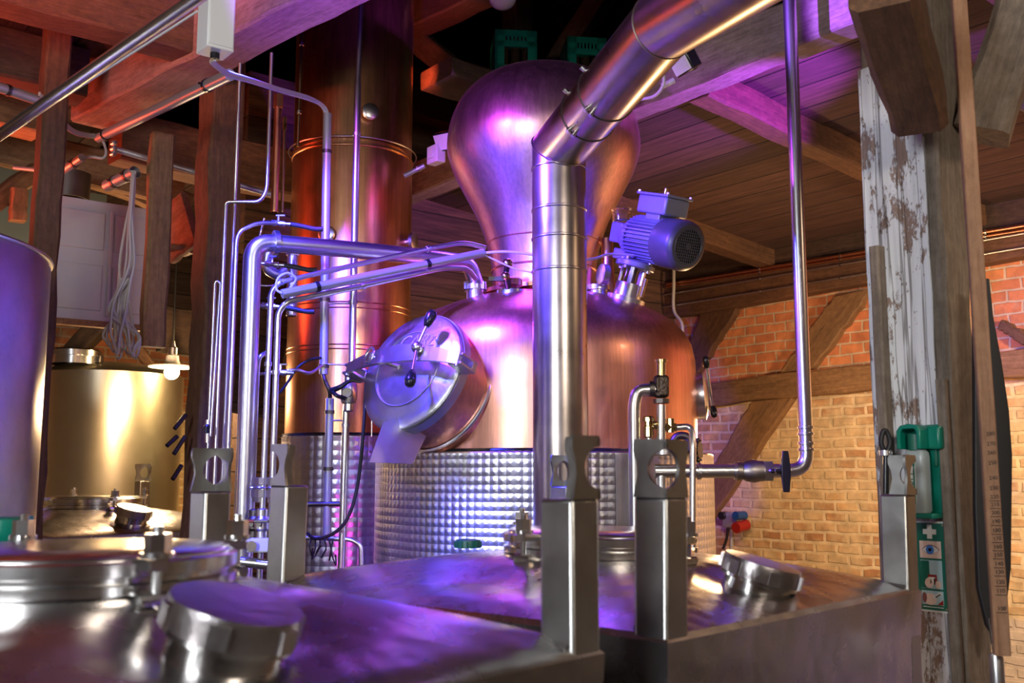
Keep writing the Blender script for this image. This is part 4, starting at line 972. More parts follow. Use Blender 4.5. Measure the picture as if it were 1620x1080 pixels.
c = P(1046, 615, DR); t = thing('blackened_tee', 'sooty cast tee fitting between steel loop and brass stub', 'fitting', c)
MB().box(c+Z*.01, (.062, .06, .095)).build('tee_body', steel('cast_dark', (.13, .10, .08), .5, bumpy=.4, bs=60), t, off=c, bevel=.014)
MB().cyl(c-Z*.042, c-Z*.03-Z*.03, .034, n=8).build('collar', IRON, t, off=c)
for a, b in ((-.07, -.05),): MB().cyl(c+Vector((-.05, 0, 0)), c+Vector((-.03, 0, 0)), .033, n=24).build('side_collar', IRON, t, off=c)
c2 = P(1046, 590, DR); t = thing('brass_stub', 'vertical brass tube stub on top of the blackened tee', 'tube', c2)
MB().cyl(P(1046, 602, DR), P(1046, 572, DR), .0215, n=24).build('tube', BRASS, t, off=c2)
MB().lathe([(.022, -.006), (.027, -.005), (.027, .006), (.022, .007)], P(1046, 571, DR), Z, 24).build('rim', BRASS, t, off=c2); MB().cyl(P(1046, 602, DR), P(1046, 607, DR), .027, n=8).build('nut', BRASS, t, off=c2)
run('standpipe', 'steel standpipe below the blackened tee', 'pipe', [P(1046, 718, DR), P(1046, 640, DR)], .0205, n=24)
run('standpipe', 'lower steel standpipe seen through the round lug hole', 'pipe', [down(1044, DR), P(1046, 740, DR)], .022, n=24)
c = P(1050, 712, DR); t = thing('clamp_flange', 'polished round clamp flange behind the top of the drilled lug', 'flange', c)
MB().lathe([(0, .022), (.04, .022), (.044, .018), (.044, -.018), (.04, -.022), (0, -.022)], c, Z, 32).build('flange_ring', STEEL_TUBE, t, off=c)
MB().box(c+Vector((.035, -.02, 0)), (.03, .02, .05)).build('clamp_lug', STEEL_TUBE, t, off=c, bevel=.003)
run('cross_pipe', 'violet lit horizontal pipe passing behind the drilled lug', 'pipe', [P(1036, 745, DR), P(1098, 745, DR)], .028, n=24)
c = P(1026, 675, DR); t = thing('brass_valve', 'brass hose valve left of the standpipe', 'valve', c)
MB().lathe([(.016, -.045), (.021, -.04), (.021, .0), (.016, .004), (.016, .02), (.025, .022), (.025, .038), (.018, .045), (0, .046)], c, Z, 10).build('valve_body', BRASS, t, off=c)
MB().cyl(c, P(1042, 674, DR), .012, n=14).build('side_port', BRASS, t, off=c)
MB().cyl(c-Z*.045, P(1027, 712, DR), .012, n=14).build('outlet', STEEL_TUBE, t, off=c)
MB().ball(P(1037, 671, DR-.01), .014, n=12).build('stem_ball', BRASS, t, off=c)
c = P(1062, 675, DR); t = thing('brass_tee', 'brass cross fitting right of the standpipe', 'fitting', c)
MB().cyl(P(1050, 676, DR), P(1070, 676, DR), .017, n=8).build('tee_body', BRASS, t, off=c); MB().cyl(P(1061, 662, DR), P(1061, 684, DR), .016, n=8).build('tee_arm', BRASS, t, off=c)
run('drain_tube', 'steel tube curving over from brass fitting down to the container bolts', 'pipe', [P(1096, 880, DR-.06), P(1096, 700, DR-.03), P(1094, 674, DR), P(1070, 676, DR)], .0135, fillet=.07, n=18)
c = P(1096, 866, DR-.06); MBt = MB(); MBt.lathe([(.014, -.03), (.022, -.028), (.022, .0), (.014, .002), (.014, .02), (.02, .022), (.02, .034)], c, Z, 8); tag(MBt.build('union_nut', STEEL_TUBE, off=c), 'steel union nut at the foot of the curving drain tube', 'fitting')
c = P(1101, 712, 4.6); hwm = thing('hand_wheel', 'black ribbed hand wheel half hidden behind the drain tube', 'handwheel', c)
MB().lathe([(0, -.02), (.04, -.02), (.05, -.012), (.05, .012), (.04, .02), (0, .02)], c, (1, -.5, 0), 24).build('wheel', BLACK, hwm, off=c)
rb = MB(); ax_, u, v = frame((1, -.5, 0))
for k in range(12): a = 2*pi*k/12; d = u*math.cos(a)+v*math.sin(a); rb.cyl(c+d*.05-ax_*.018, c+d*.05+ax_*.018, .006, n=6)
rb.build('grip_ribs', BLACK, hwm, off=c)
MB().cyl(c, c+Vector((-.12, .05, 0)), .018, n=12).build('stem', IRON, hwm, off=c)
run('pipe_elbow', 'dark pipe elbow between the brass fittings and the hand wheel', 'fitting', [P(1062, 705, 4.5), P(1070, 688, 4.5), P(1090, 690, 4.5), P(1092, 712, 4.5)], .018, IRON, fillet=.05)

# ================================================================ pipes on the brick wall
def wline(y0, y1, x0=1015, x1=1690, out=.18):
    a = W(x0, y0+0, E2, 7.0-out); b = W(x1, y1, E2, 7.0-out); return a, b
def sl(xa, ya, xb, yb, x): return ya+(yb-ya)*(x-xa)/(xb-xa)
for (xa, ya, xb, yb, r, m_, lab) in ((1200, 426, 1388, 395, .014, COPPER_P, 'copper pipe along the top of the wall plate'), (1200, 431, 1388, 401, .009, COPPER_P, 'thin second copper pipe just under the top one'),
                               (1200, 441, 1387, 409, .008, STEEL_TUBE, 'thin steel pipe on the wall plate, upper of two'), (1200, 461, 1387, 430, .008, STEEL_TUBE, 'thin steel pipe on the wall plate, lower of two')):
    x0 = 1055 if 'copper' in lab else 1020
    a = W(x0, sl(xa, ya, xb, yb, x0), E2, 7.0-.17); b = W(1700, sl(xa, ya, xb, yb, 1700), E2, 7.0-.17)
    t = thing('wall_pipe', lab, 'pipe', a, group='pipes along the wall plate'); MB().tube([a, b], r, 0, 12).build('tube', m_, t, off=a)
    for x in (1202, 1330, 1560):
        c = W(x, sl(xa, ya, xb, yb, x), E2, 7.0-.17); k = MB(); d = (b-a).normalized(); k.lathe([(r*.9, -.008), (r+.006, -.008), (r+.006, .008), (r*.9, .008)], c, d, 12); k.cyl(c, c+E2*.05, .006, n=8); k.build('pipe_clip', STEEL, t, off=a)
run('wall_cable', 'grey cable dropping from the wall plate beside the copper still', 'cable', spline([W(1066, 420, E2, 6.8), W(1066, 450, E2, 6.78), W(1066, 490, E2, 6.8), W(1078, 510, E2, 6.8), W(1080, 530, E2, 6.8)]), .014, CABLE, fillet=0)
# power sockets
c = W(1160, 822, E2, 6.93); t = thing('power_outlet_box', 'grey outlet box with blue and red sockets low on the bricks', 'socket', c)
Rw = Matrix((-E1, -E2, Z)); Rw = Rw.transposed()
MB().box(c, (.15, .12, .13), Rw).build('box', GREY_PL, t, off=c, bevel=.01)
c1 = W(1178, 815, E2, 6.9); MB().cyl(c1, c1-E2*.12, .036, n=20).build('blue_socket', BLUE, t, off=c)
c1 = W(1181, 830, E2, 6.9); MB().cyl(c1-E1*0, c1-E2*.14-Z*.02, .046, n=20).build('red_socket', RED, t, off=c)
c1 = W(1150, 815, E2, 6.92); MB().cyl(c1, c1-E2*.08, .034, n=16).build('black_knob', BLACK, t, off=c)
MB().tube([W(1157, 870, E2, 6.95), W(1157, 835, E2, 6.95)], .016, 0, 10).build('supply_tube', GREY_PL, t, off=c)
run('black_cable', 'thin black cable drooping below the outlet box on the bricks', 'cable', spline([W(1152, 828, E2, 6.9), W(1150, 850, E2, 6.9), W(1144, 868, E2, 6.9)]), .012, RUBBER, fillet=0)

# ================================================================ beside the peeling post
run('broom_handle', 'thin wooden pole standing left of the peeling post', 'pole', [Vector((P(1388, 760, 3.42).x-.01, P(1388, 760, 3.42).y, 0)), P(1395, 352, 3.42)], .0125, WOOD_L, n=16)
c = P(1401, 700, 3.26); t = thing('black_rod', 'black rod with a rubber loop held by a steel clamp', 'rod', c)
MB().tube(spline([P(1400, 716, 3.26), P(1394, 700, 3.26), P(1397, 683, 3.26), P(1403, 683, 3.26), P(1408, 700, 3.26), P(1403, 716, 3.26)]), .008, 0, 10).build('rubber_loop', RUBBER, t, off=c)
MB().tube([P(1402, 716, 3.26), P(1401, 800, 3.26)], .010, 0, 12).build('rod', BLACK, t, off=c)
MB().lathe([(.009, -.008), (.019, -.008), (.019, .008), (.009, .008)], P(1401, 716, 3.26), Z, 20).build('clamp_ring', STEEL_TUBE, t, off=c); MB().cyl(P(1401, 716, 3.26), P(1411, 716, 3.24), .005, n=8).build('clamp_screw', STEEL_TUBE, t, off=c)
FX = -E1; FN = -E2                                    # right and outwards on the painted face
def face(px, py, out=0): return W(px, py, E2, E2.dot(Vector((cr.x, cr.y, 0)))-.007-out)
RF = Matrix((FX, FN, Z)).transposed()
# emergency eyewash holder, bottle, sign
c = face(1472, 742); eh = thing('eyewash_holder', 'green plastic wall holder with hooded top on the peeling post', 'holder', face(1472, 818))
def fp(p, a, z, o=0): return p + FX*a + Z*z + FN*o
b0 = face(1441, 672); b1 = face(1490, 672); wB = (b1-b0).length; zt = b0.z; zb_ = face(1470, 818).z; xc = (b0+b1)/2
MB().box(fp(xc, 0, -(zt-zb_)/2, .004), (wB, .008, zt-zb_), RF).build('back_plate', GREEN, eh, off=eh.location, bevel=.003)
hd = MB(); wh = .082; hz = .078; ox = -wB/2+wh/2-.004
prof = [(-wh/2, -hz), (-wh/2, -.02), (-wh/2+.012, -.004), (0, .002), (wh/2-.012, -.004), (wh/2, -.02), (wh/2, -hz), (wh/2-.014, -hz), (wh/2-.014, -.024), (wh/2-.022, -.014), (-wh/2+.022, -.014), (-wh/2+.014, -.024), (-wh/2+.014, -hz)]
hd.prism([fp(xc, ox+a, z, .0) for a, z in prof], FN*.085); hd.build('hood', GREEN, eh, off=eh.location, bevel=.003)
MB().box(fp(xc, ox+wh/2+.018, -hz/2-.003, .02), (.045, .04, hz-.004), RF).build('hood_side', GREEN, eh, off=eh.location, bevel=.008)
MB().box(fp(xc, ox+.012, zb_-zt+.008, .035), (wh+.018, .07, .016), RF).build('shelf', GREEN, eh, off=eh.location, bevel=.004)
MB().box(fp(xc, wB/2-.018, -.105, .012), (.010, .010, .055), RF).build('latch', GREEN_D, eh, off=eh.location, bevel=.002)
bt_ = fp(xc, ox+.006, zb_-zt+.017, .048); bo = thing('eyewash_bottle', 'translucent eyewash bottle with green cap in the green holder', 'bottle', bt_)
Hb = (zt-zb_)-.075; bm_ = MB(); pr = []
for (s_, z_) in ((.0, 0), (.85, 0), (1, .008), (1, Hb*.80), (.95, Hb*.86), (.75, Hb*.90)):
    ring = []
    for k in range(32):
        a = 2*pi*k/32; cx, sy = math.cos(a), math.sin(a); e_ = 2/4.5
        ring.append(bt_ + FX*(math.copysign(abs(cx)**e_, cx)*.034*s_) + FN*(math.copysign(abs(sy)**e_, sy)*.026*s_) + Z*z_)
    pr.append(ring)
bm_.add([p for r_ in pr for p in r_], [(i*32+k, i*32+(k+1) % 32, (i+1)*32+(k+1) % 32, (i+1)*32+k) for i in range(5) for k in range(32)]); bm_.build('bottle_body', FROST, bo, off=bt_, ang=50)
MB().lathe([(.024, Hb*.89), (.026, Hb*.90), (.026, Hb*1.12), (.02, Hb*1.14), (0, Hb*1.14)], bt_, Z, 24).build('cap', GREEN_D, bo, off=bt_)
lb = MB().box(fp(bt_, -.012, Hb*.44, .027), (.036, .0015, Hb*.62), RF).build('label_panel', SIGNW, bo, off=bt_, bevel=.0005)
MB().box(fp(bt_, -.012, Hb*.71, .028), (.036, .0012, Hb*.09), RF).build('label_header', GREEN_S, bo, off=bt_)
MB().box(fp(bt_, .003, Hb*.40, .0285), (.004, .0012, Hb*.55), RF).build('label_stripe', GREEN_S, bo, off=bt_)
text('PLUM', 'bottle_lettering', GREEN_S, .030, fp(bt_, -.010, Hb*.40, .0285), Z, -FX, bo, bt_, 0, .0004)
MB().box(fp(bt_, -.012, Hb*.16, .0285), (.008, .0012, .006), RF).build('label_dot', RED, bo, off=bt_)
# sign
s0 = (face(1447, 824)+face(1495, 824))/2; s1 = (face(1458, 966)+face(1502, 970))/2; sw = .112; sh = s0.z-s1.z
o0 = Vector((s0.x, s0.y, s0.z)); sg = thing('eyewash_sign', 'tall green emergency eyewash sign with white cross and three pictures', 'sign', fp(o0, 0, -sh))
off = sg.location.copy(); tilt = 0
def sq(a0, z0, a1, z1, o, name, m_, par=sg, bev=.0005):
    c = fp(o0, (a0+a1)/2, (z0+z1)/2, o); return MB().box(c, (abs(a1-a0), .0012, abs(z1-z0)), RF).build(name, m_, par, off=off, bevel=bev)
sq(-sw/2, 0, sw/2, -sh, .002, 'sign_plate', SIGNW); sq(-sw/2+.006, -.006, sw/2-.006, -sh+.006, .0034, 'green_field', GREEN_S)
u = sh/146.
sq(-.020, -.030, .020, -.016, .005, 'white_cross', SIGNW); cz = -.026*1.0
for o in [x for x in bpy.data.objects if x.name.startswith('white_cross')]: bpy.data.objects.remove(o)
cm = MB(); cm.box(fp(o0, 0, -.033, .005), (.044, .0012, .016), RF); cm.box(fp(o0, 0, -.033, .005), (.016, .0013, .044), RF); cm.build('white_cross', SIGNW, sg, off=off)
hgt = (sh-.075)/2.62; z1 = -.062
e0 = z1; e1_ = z1-hgt*.68
p1_ = sq(-.036, e0, .036, e1_, .005, 'eye_picture', SKIN)
ec = (e0+e1_)/2
def disc(a, z, rx, rz, o, name, m_, par): 
    k = MB(); pts = [fp(o0, a+rx*math.cos(2*pi*i/28), z+rz*math.sin(2*pi*i/28), o) for i in range(28)]; k.prism(pts, FN*.0006); return k.build(name, m_, par, off=off)
def almond(a, z, rx, rz, o, name, m_, par):
    k = MB(); pts = [fp(o0, a+rx*(i/8*2-1), z+rz*(1-(i/8*2-1)**2), o) for i in range(9)]+[fp(o0, a-rx*(i/8*2-1), z-rz*.8*(1-(i/8*2-1)**2), o) for i in range(1, 8)]; k.prism(pts, FN*.0006); return k.build(name, m_, par, off=off)
almond(.002, ec, .030, .016, .0062, 'eye_outline', M('eyelid_line', (.25, .12, .12)), p1_); almond(.002, ec-.001, .028, .0135, .0067, 'eye_white', SIGNW, p1_)
disc(0, ec, .0135, .0135, .0072, 'iris', M('iris_blue', (.05, .22, .62)), p1_); disc(0, ec, .0055, .0055, .0078, 'pupil', BLACK, p1_)
f0 = e1_-.006; f1 = f0-hgt*1.12; p2_ = sq(-.036, f0, .036, f1, .005, 'bottle_picture', M('sign_pale_blue', (.42, .62, .66), 0, .4)); sq(-.035, f0-.002, -.006, f1+.002, .0062, 'holder_drawing', GREEN_S, p2_); sq(-.012, f0-.045*hgt/.08, .018, f0-.062*hgt/.08-.012, .0068, 'red_band', RED, p2_)
sq(-.010, f0-.052, .012, f1+.012, .0072, 'drawn_bottle', SIGNW, p2_); sq(-.004, f0-.060, .000, f1+.016, .0078, 'drawn_stroke', BLACK, p2_); sq(.008, f0-.056, .012, f1+.013, .0078, 'drawn_stroke', BLACK, p2_)
disc(-.008, f1+.018, .014, .016, .0076, 'drawn_hand', SKIN, p2_); disc(.022, f1+.014, .010, .012, .0076, 'drawn_hand', SKIN, p2_)
g0 = f1-.006; g1 = -sh+.022; p3_ = sq(-.036, g0, .036, g1, .005, 'rinsing_picture', bpy.data.materials['sign_pale_blue']); gc = (g0+g1)/2
disc(-.008, gc-.004, .022, (g0-g1)*.42, .0062, 'drawn_head', SKIN, p3_); disc(-.026, gc, .007, (g0-g1)*.36, .0068, 'drawn_hair', M('drawn_hair_brown', (.25, .08, .07)), p3_)
k = MB(); k.prism([fp(o0, .002, gc+.002, .0075), fp(o0, .008, gc-.004, .0075), fp(o0, .034, g0-.008, .0075), fp(o0, .026, g0-.002, .0075)], FN*.0006); k.build('drawn_bottle', SIGNW, p3_, off=off)
k = MB(); k.prism([fp(o0, .010, gc+.004, .0082), fp(o0, .012, gc+.001, .0082), fp(o0, .029, g0-.010, .0082), fp(o0, .027, g0-.007, .0082)], FN*.0005); k.build('drawn_stroke', BLACK, p3_, off=off)
k = MB(); k.prism([fp(o0, .016, g1+.002, .0068), fp(o0, .035, g1+.002, .0068), fp(o0, .035, g1+.018, .0068)], FN*.0006); k.build('red_corner', RED, p3_, off=off)
sq(-.034, -sh+.014, .034, -sh+.0165, .0045, 'white_line', SIGNW)
sc_m = MB()
for a in (-1, 1):
    for z in (-.012, -sh+.012): sc_m.cyl(fp(o0, a*(sw/2-.011), z, .003), fp(o0, a*(sw/2-.011), z, .007), .003, n=10)
sc_m.build('screws', STEEL, sg, off=off)

# numbered gauge board
gb0 = P(1532, -30, 2.9); gb1 = P(1590, 1036, 2.9)
gx = P(1532, 750, 2.92)
gbx = Vector((P(1568, 750, 2.95).x, P(1568, 750, 2.95).y, 0)) - E2*.0
gt = thing('gauge_board', 'long wooden gauge board with handwritten numbers along its right side', 'gauge', (gbx.x, gbx.y, P(1590, 1036, 2.95).z))
gl = (P(1520, -60, 2.95)); zt_ = gl.z; zb2 = P(1590, 1036, 2.95).z
def gbpt(a, z, o=0): return Vector((gbx.x, gbx.y, z)) + Vector((a, 0, 0))
gU = Vector((.97, -.24, 0)).normalized(); gN = Vector((-.24, -.97, 0))       # face with numbers
Rg = Matrix((gU, -gN, Z)).transposed(); lean = (0)
cg_ = Vector((gbx.x, gbx.y, (zt_+zb2)/2))
g_ = timber('board', '', Vector((cg_.x, cg_.y, zb2)), Vector((cg_.x-.010, cg_.y, zt_)), .032, .042, wood('gauge_wood', (.20, .10, .055), (.34, .18, .10), (.46, .27, .16)), up=gU, rough=.0008, ch=.003)
for k in ('category', 'kind', 'label'):
    if k in g_: del g_[k]
g_.parent = gt; g_.matrix_parent_inverse = Matrix.Translation(gt.location).inverted()
INK = M('black_ink', (.02, .015, .012), 0, .8)
for k, (y, n_) in enumerate(((969, '100'), (941, '110'), (927, '120'), (911, '130'), (898, '140'), (884, '150'), (871, '160'), (858, '170'), (845, '180'), (831, '190'), (817, '200'), (804, '210'), (792, '220'), (778, '230'), (762, '240'), (738, '250'), (722, '260'), (708, '270'), (692, '280'))):
    z = P(1580, y, 2.93).z; zf = (z-zb2)/(zt_-zb2); base = Vector((cg_.x-.010*zf, cg_.y, z)) + gN*.0168
    if y > 786: MB().box(base+gU*.004, (.028, .0012, .0016), Rg).build('scale_mark', INK, gt, off=gt.location)
    text(n_, 'scale_number', INK, .0155, base+gU*.004+Z*.011, gU+Z*.08, Z, gt, gt.location, 0, .0003)
# black rubber tool between post and board
bl = [(1541, 440), (1543, 800), (1548, 930), (1562, 990), (1580, 1018), (1590, 985), (1600, 900), (1602, 720), (1597, 650), (1585, 570), (1572, 500), (1566, 440)]
k = MB(); k.prism([P(x, y, 3.12) for x, y in bl], Vector((.004, .03, 0))); tag(k.build('rubber_scraper', RUBBER, off=P(1580, 1018, 3.12), bevel=.004), 'black curved rubber tool hanging behind the gauge board', 'tool')
c = P(1576, 1040, 2.98); t = thing('pipe_end_cap', 'small steel cap on a dark stem at the lower right corner', 'cap', c)
MB().lathe([(.020, -.10), (.020, 0), (.016, .012), (0, .015)], c, Z, 20).build('cap', STEEL_TUBE, t, off=c); MB().cyl(c, c+Z*.10+Vector((.012, .05, 0)), .008, n=10).build('stem', IRON, t, off=c)
# small blue valve left of the post
c = P(1384, 226, 3.4); t = thing('pipe_fitting', 'small blue lit steel fitting poking out left of the peeling post', 'fitting', c)
MB().cyl(c-Vector((.012, 0, 0)), P(1398, 228, 3.42), .014, n=12).build('body', STEEL_TUBE, t, off=c); MB().cyl(c+Z*.018-Vector((.01, 0, 0)), c-Z*.018-Vector((.01, 0, 0)), .011, n=8).build('nut', STEEL_TUBE, t, off=c)
# things at top right
run('ceiling_pipe', 'grey pipe under the ceiling right of the grey knee brace', 'pipe', [P(1582, 143, 4.2), P(1660, 192, 3.9)], .022, GREY_PL, n=16)
run('ceiling_cable', 'thin white cable crossing behind the grey knee brace', 'cable', [P(1500, 178, 4.6), P(1580, 158, 4.6), P(1660, 128, 4.6)], .008, WHITE_PL)
q = [P(1545, 35, 4.6), P(1610, 40, 4.6), P(1640, -30, 4.5), P(1550, -30, 4.5)]
k = MB(); k.prism(q, Vector((0, .03, .03))); tag(k.build('white_ceiling_board', WHITE_PL, off=q[0]), 'pale board on the ceiling behind the grey knee brace', 'board')

# ================================================================ left side
# violet lit tank
tc = Vector((-2.64, 3.72, 0)); RT = .83
edge = P(94, 410, 3.6); 
t = thing('round_tank', 'big brushed steel tank glowing violet at the left edge', 'tank', tc)
zt2 = P(94, 405, 3.9).z
MB().lathe([(RT, .3), (RT, zt2-.02), (RT-.01, zt2), (RT-.25, zt2+.06), (.2, zt2+.09), (0, zt2+.09)], tc, Z, 128).build('tank_shell', STEEL_BR, t, off=tc)
MB().torus(tc+Z*(zt2-.004), Z, RT, .009, n=128, m=8).build('rim', STEEL_TUBE, t, off=tc)
for k in range(3):
    a = 2*pi*k/3+.3; MB().cyl(tc+Vector((.6*math.cos(a), .6*math.sin(a), 0)), tc+Vector((.6*math.cos(a), .6*math.sin(a), .32)), .04, n=16).build('leg', STEEL, t, off=tc)
# far tank
fc = P(165, 750, 8.5); fc = Vector((fc.x, fc.y, 0)); RF_ = .60; zt3 = P(265, 594, 8.4).z
t = thing('round_tank', 'yellowish lit steel tank far back beside the pendant lamp', 'tank', fc)
MB().lathe([(RF_, .3), (RF_, zt3), (RF_-.015, zt3+.012), (RF_-.1, zt3+.05), (.3, zt3+.10), (0, zt3+.11)], fc, Z, 96).build('tank_shell', steel('pale_tank_steel', (.72, .66, .50), .32, streak=.1, vary=.03, mot=.94), t, off=fc)
l_ = P(118, 562, 8.1); MB().lathe([(.19, -.06), (.19, .0), (.21, .002), (.21, .045), (.19, .06), (0, .075)], Vector((l_.x, l_.y, zt3+.12)), Z, 48).build('tank_lid', STEEL_LID, t, off=fc)
MB().box(P(150, 568, 8.1), (.12, .08, .07)).build('lid_clamp', IRON, t, off=fc, bevel=.01)
MB().cyl((fc.x, fc.y, 0), (fc.x, fc.y, .31), .35, n=24).build('foot', STEEL, t, off=fc)
for x_ in (150, 178):
    pass
# things on the ledge before the far tank
# pendant lamp
lc = P(272, 582, 7.4); t = thing('pendant_lamp', 'lit pendant lamp with a flat glass shade before the brick wall', 'lamp', lc)
MB().lathe([(.016, .10), (.045, .09), (.05, .05), (.06, .03), (.17, .012), (.165, .005), (.05, .02), (.03, .02)], lc, Z, 40).build('lamp_shade', WHITE_PL, t, off=lc)
MB().ball(lc-Z*.03, .055, n=20).build('bulb', BULB, t, off=lc)
MB().lathe([(.02, .09), (.034, .10), (.034, .15), (.02, .16), (.012, .20), (0, .2)], lc, Z, 20).build('lamp_holder', STEEL_TUBE, t, off=lc)
MB().cyl(lc+Z*.19, Vector((lc.x, lc.y, 3.95)), .008, n=8).build('cord', RUBBER, t, off=lc)
ld_ = light('POINT', 'pendant_light', lc-Z*.13, (1, .74, .40), 26, .05)
# white panel between the posts
q = [P(88, 314, 5.6), P(226, 340, 5.9), P(222, 514, 5.9), P(88, 502, 5.6)]
o0_ = q[0]; ux = (q[1]-q[0]); ux.z = 0; Lp = ux.length; ux.normalize(); nrm = ux.cross(Z)*1
t = thing('white_door_panel', 'old greyish white panelled door hung between two timber posts', 'panel', P(156, 508, 5.75))
hp_ = q[0].z-q[3].z
def pbox(a0, a1, z0, z1, o, th, name, m_=PANEL):
    c = q[0] + ux*((a0+a1)/2) + Z*(-(z0+z1)/2) + nrm*o; return MB().box(c, (a1-a0, th, z1-z0), Matrix((ux, nrm, Z)).transposed()).build(name, m_, t, off=t.location, bevel=.004)
pbox(-.1, Lp+.05, -.02, hp_, 0, .03, 'door_leaf')
for (a0, a1, z0, z1) in ((.02, .27, .05, .27), (.02, .27, .36, hp_-.06), (.33, .60, .05, .27), (.33, .60, .36, hp_-.06)): pbox(a0, a1, z0, z1, .02, .012, 'raised_panel')
pbox(-.1, Lp+.05, hp_, hp_+.035, .01, .06, 'bottom_rail', WOOD_L)
pbox(.30, .32, .03, hp_-.03, .02, .014, 'middle_moulding')
# junction box
jc = P(328, 72, 3.2); t = thing('junction_box', 'pale grey junction box hanging under the ceiling at the left', 'box', jc)
Rb = Matrix((E1, E2, Z)).transposed()
bz = jc + E1*.045 + E2*.045 + Z*.16
MB().box(bz, (.095, .095, .32), Rb).build('housing', WHITE_PL, t, off=jc, bevel=.004)
MB().box(bz+Z*-.04-E1*.049, (.006, .085, .22), Rb).build('cover', WHITE_PL, t, off=jc, bevel=.002)
g0_ = bz-Z*.16; MB().cyl(g0_+Z*.0, g0_-Z*.022, .016, n=12).build('cable_gland', BLACK, t, off=jc)
# cables from the junction box to the conduit at the column
for k in range(3):
    dx = (k-1)*.006
    pts = [g0_-Z*.02, P(338, 100, 3.35)+Vector((dx, 0, 0)), P(362, 117, 3.6)+Vector((0, 0, dx)), P(398, 128, 3.85)+Vector((0, 0, dx)), P(445, 143, 4.2)+Vector((0, 0, dx)), P(490, 156, 4.5)+Vector((0, 0, dx)), P(511, 168, 4.68)+Vector((dx, 0, 0)), P(518, 184, 4.72)+Vector((dx, 0, 0))]
    run('grey_cable', 'grey cable sagging from the junction box to the conduit on the column', 'cable', spline(pts), .0065, CABLE, fillet=0, group='cables from the junction box', n=8)
# conduits under the left ceiling
a, b = along(-60, 255, 1.13, 345, -28); 
t = run('ceiling_conduit', 'long violet lit steel conduit crossing the upper left corner', 'conduit', [a, b], .0185, STEEL_TUBE, n=20)
a, b = along(45, 190, 1.16, 312, 18); run('ceiling_cable', 'thin beige cable running below the long violet conduit', 'cable', [a, b], .003, WHITE_PL)
cc2 = run('ceiling_conduit', 'pink lit conduit clamped under the thick lit beam', 'conduit', [P(156, 218, 5.1), P(364, 118, 4.0)], .0255, GREY_PL, n=20, clamps=((0, .07), (0, .86)), clamp_mat=BLACK)
run('ceiling_conduit', 'grey conduit running right along the grey brown beam', 'conduit', [P(182, 236, 5.0), P(430, 308, 5.4)], .016, GREY_PL, n=16, clamps=((0, .75),), clamp_mat=IRON)
run('ceiling_conduit', 'short conduit with end ring beside the left post, red lit', 'conduit', [P(100, 270, 5.2), P(130, 249, 5.05)], .021, GREY_PL, n=16, clamps=((0, .6),), clamp_mat=IRON)
run('ceiling_conduit', 'short thick conduit from which the cable bundle hangs', 'conduit', [P(169, 294, 5.05), P(214, 272, 4.9)], .030, GREY_PL, n=20, clamps=((0, .3), (0, .75)), clamp_mat=IRON, caps=False)
run('ceiling_conduit', 'short conduit with clamp at the far left edge', 'conduit', [P(-20, 132, 4.4), P(58, 158, 4.6)], .024, GREY_PL, n=16, clamps=((0, .4),), clamp_mat=IRON)
run('grey_cable', 'curved cable between the short conduit and the pink lit conduit', 'cable', spline([P(128, 250, 5.05), P(145, 248, 5.05), P(163, 250, 5.05), P(168, 240, 5.05), P(163, 222, 5.08)]), .007, CABLE, fillet=0)
for k in range(3):
    dz = k*.008
    run('grey_cable', 'cable of the bundle drooping past the left post to the pink conduit', 'cable', spline([P(62, 152, 4.6)+Z*dz, P(80, 172, 4.7)+Z*dz, P(100, 198, 4.85)+Z*dz*1.4, P(122, 213, 5.0)+Z*dz, P(158, 219, 5.1)+Z*dz]), .006, CABLE, fillet=0, group='cables past the left post')
c = P(178, 236, 4.95); t = thing('cable_gland_trio', 'three small round glands stacked at the end of the grey conduit', 'fitting', c)
for k in range(3): MB().lathe([(0, -.015), (.014, -.015), (.014, .01), (.008, .018), (0, .018)], c+Z*(.028-.028*k)-E1*.02, -E1+E2*.2, 14).build('gland', STEEL_TUBE, t, off=c)
# hanging cable bundle
rn_ = random.Random(3)
for k in range(9):
    s_ = k/8; xb = 168+45*s_; top_ = P(209+rn_.uniform(-2, 5), 272, 4.88); D = 4.85+rn_.uniform(-.03, .06)
    mid = 186+rn_.uniform(-12, 28) if k < 7 else 212
    pts = [top_-(P(214, 272, 4.9)-P(169, 294, 5.05)).normalized()*.05, top_+Z*.0, P(207+rn_.uniform(-2, 6), 300, D), P((mid+207)/2, 360, D), P(mid, 420, D), P(175+rn_.uniform(-6, 30), 480, D), P(xb-4, 525, D), P(xb, 552+rn_.uniform(-14, 14), D), P(xb+7, 556+rn_.uniform(-10, 6), D-.02), P(xb+10+rn_.uniform(-4, 6), 530, D), P(184+rn_.uniform(-14, 26), 492, D), P(200+rn_.uniform(-12, 10), 440, D)]
    run('hanging_cable', 'grey cable of the tangled bundle hanging before the white door panel', 'cable', spline(pts, 5), .0062, CABLE, fillet=0, group='tangled hanging cables', n=7)
run('steel_tube_stub', 'short horizontal tube in front of the grey green wall patch', 'tube', [P(22, 265, 5.6), P(60, 269, 5.6)], .012, GREY_PL)
c = P(110, 300, 6.0); k = MB(); k.lathe([(.10, -.16), (.115, -.16), (.12, .0), (.0, .0)], c+Z*.1, Z, 32); tag(k.build('dark_pipe_stub', IRON, off=c), 'dark round flue stub above the white door panel', 'flue')
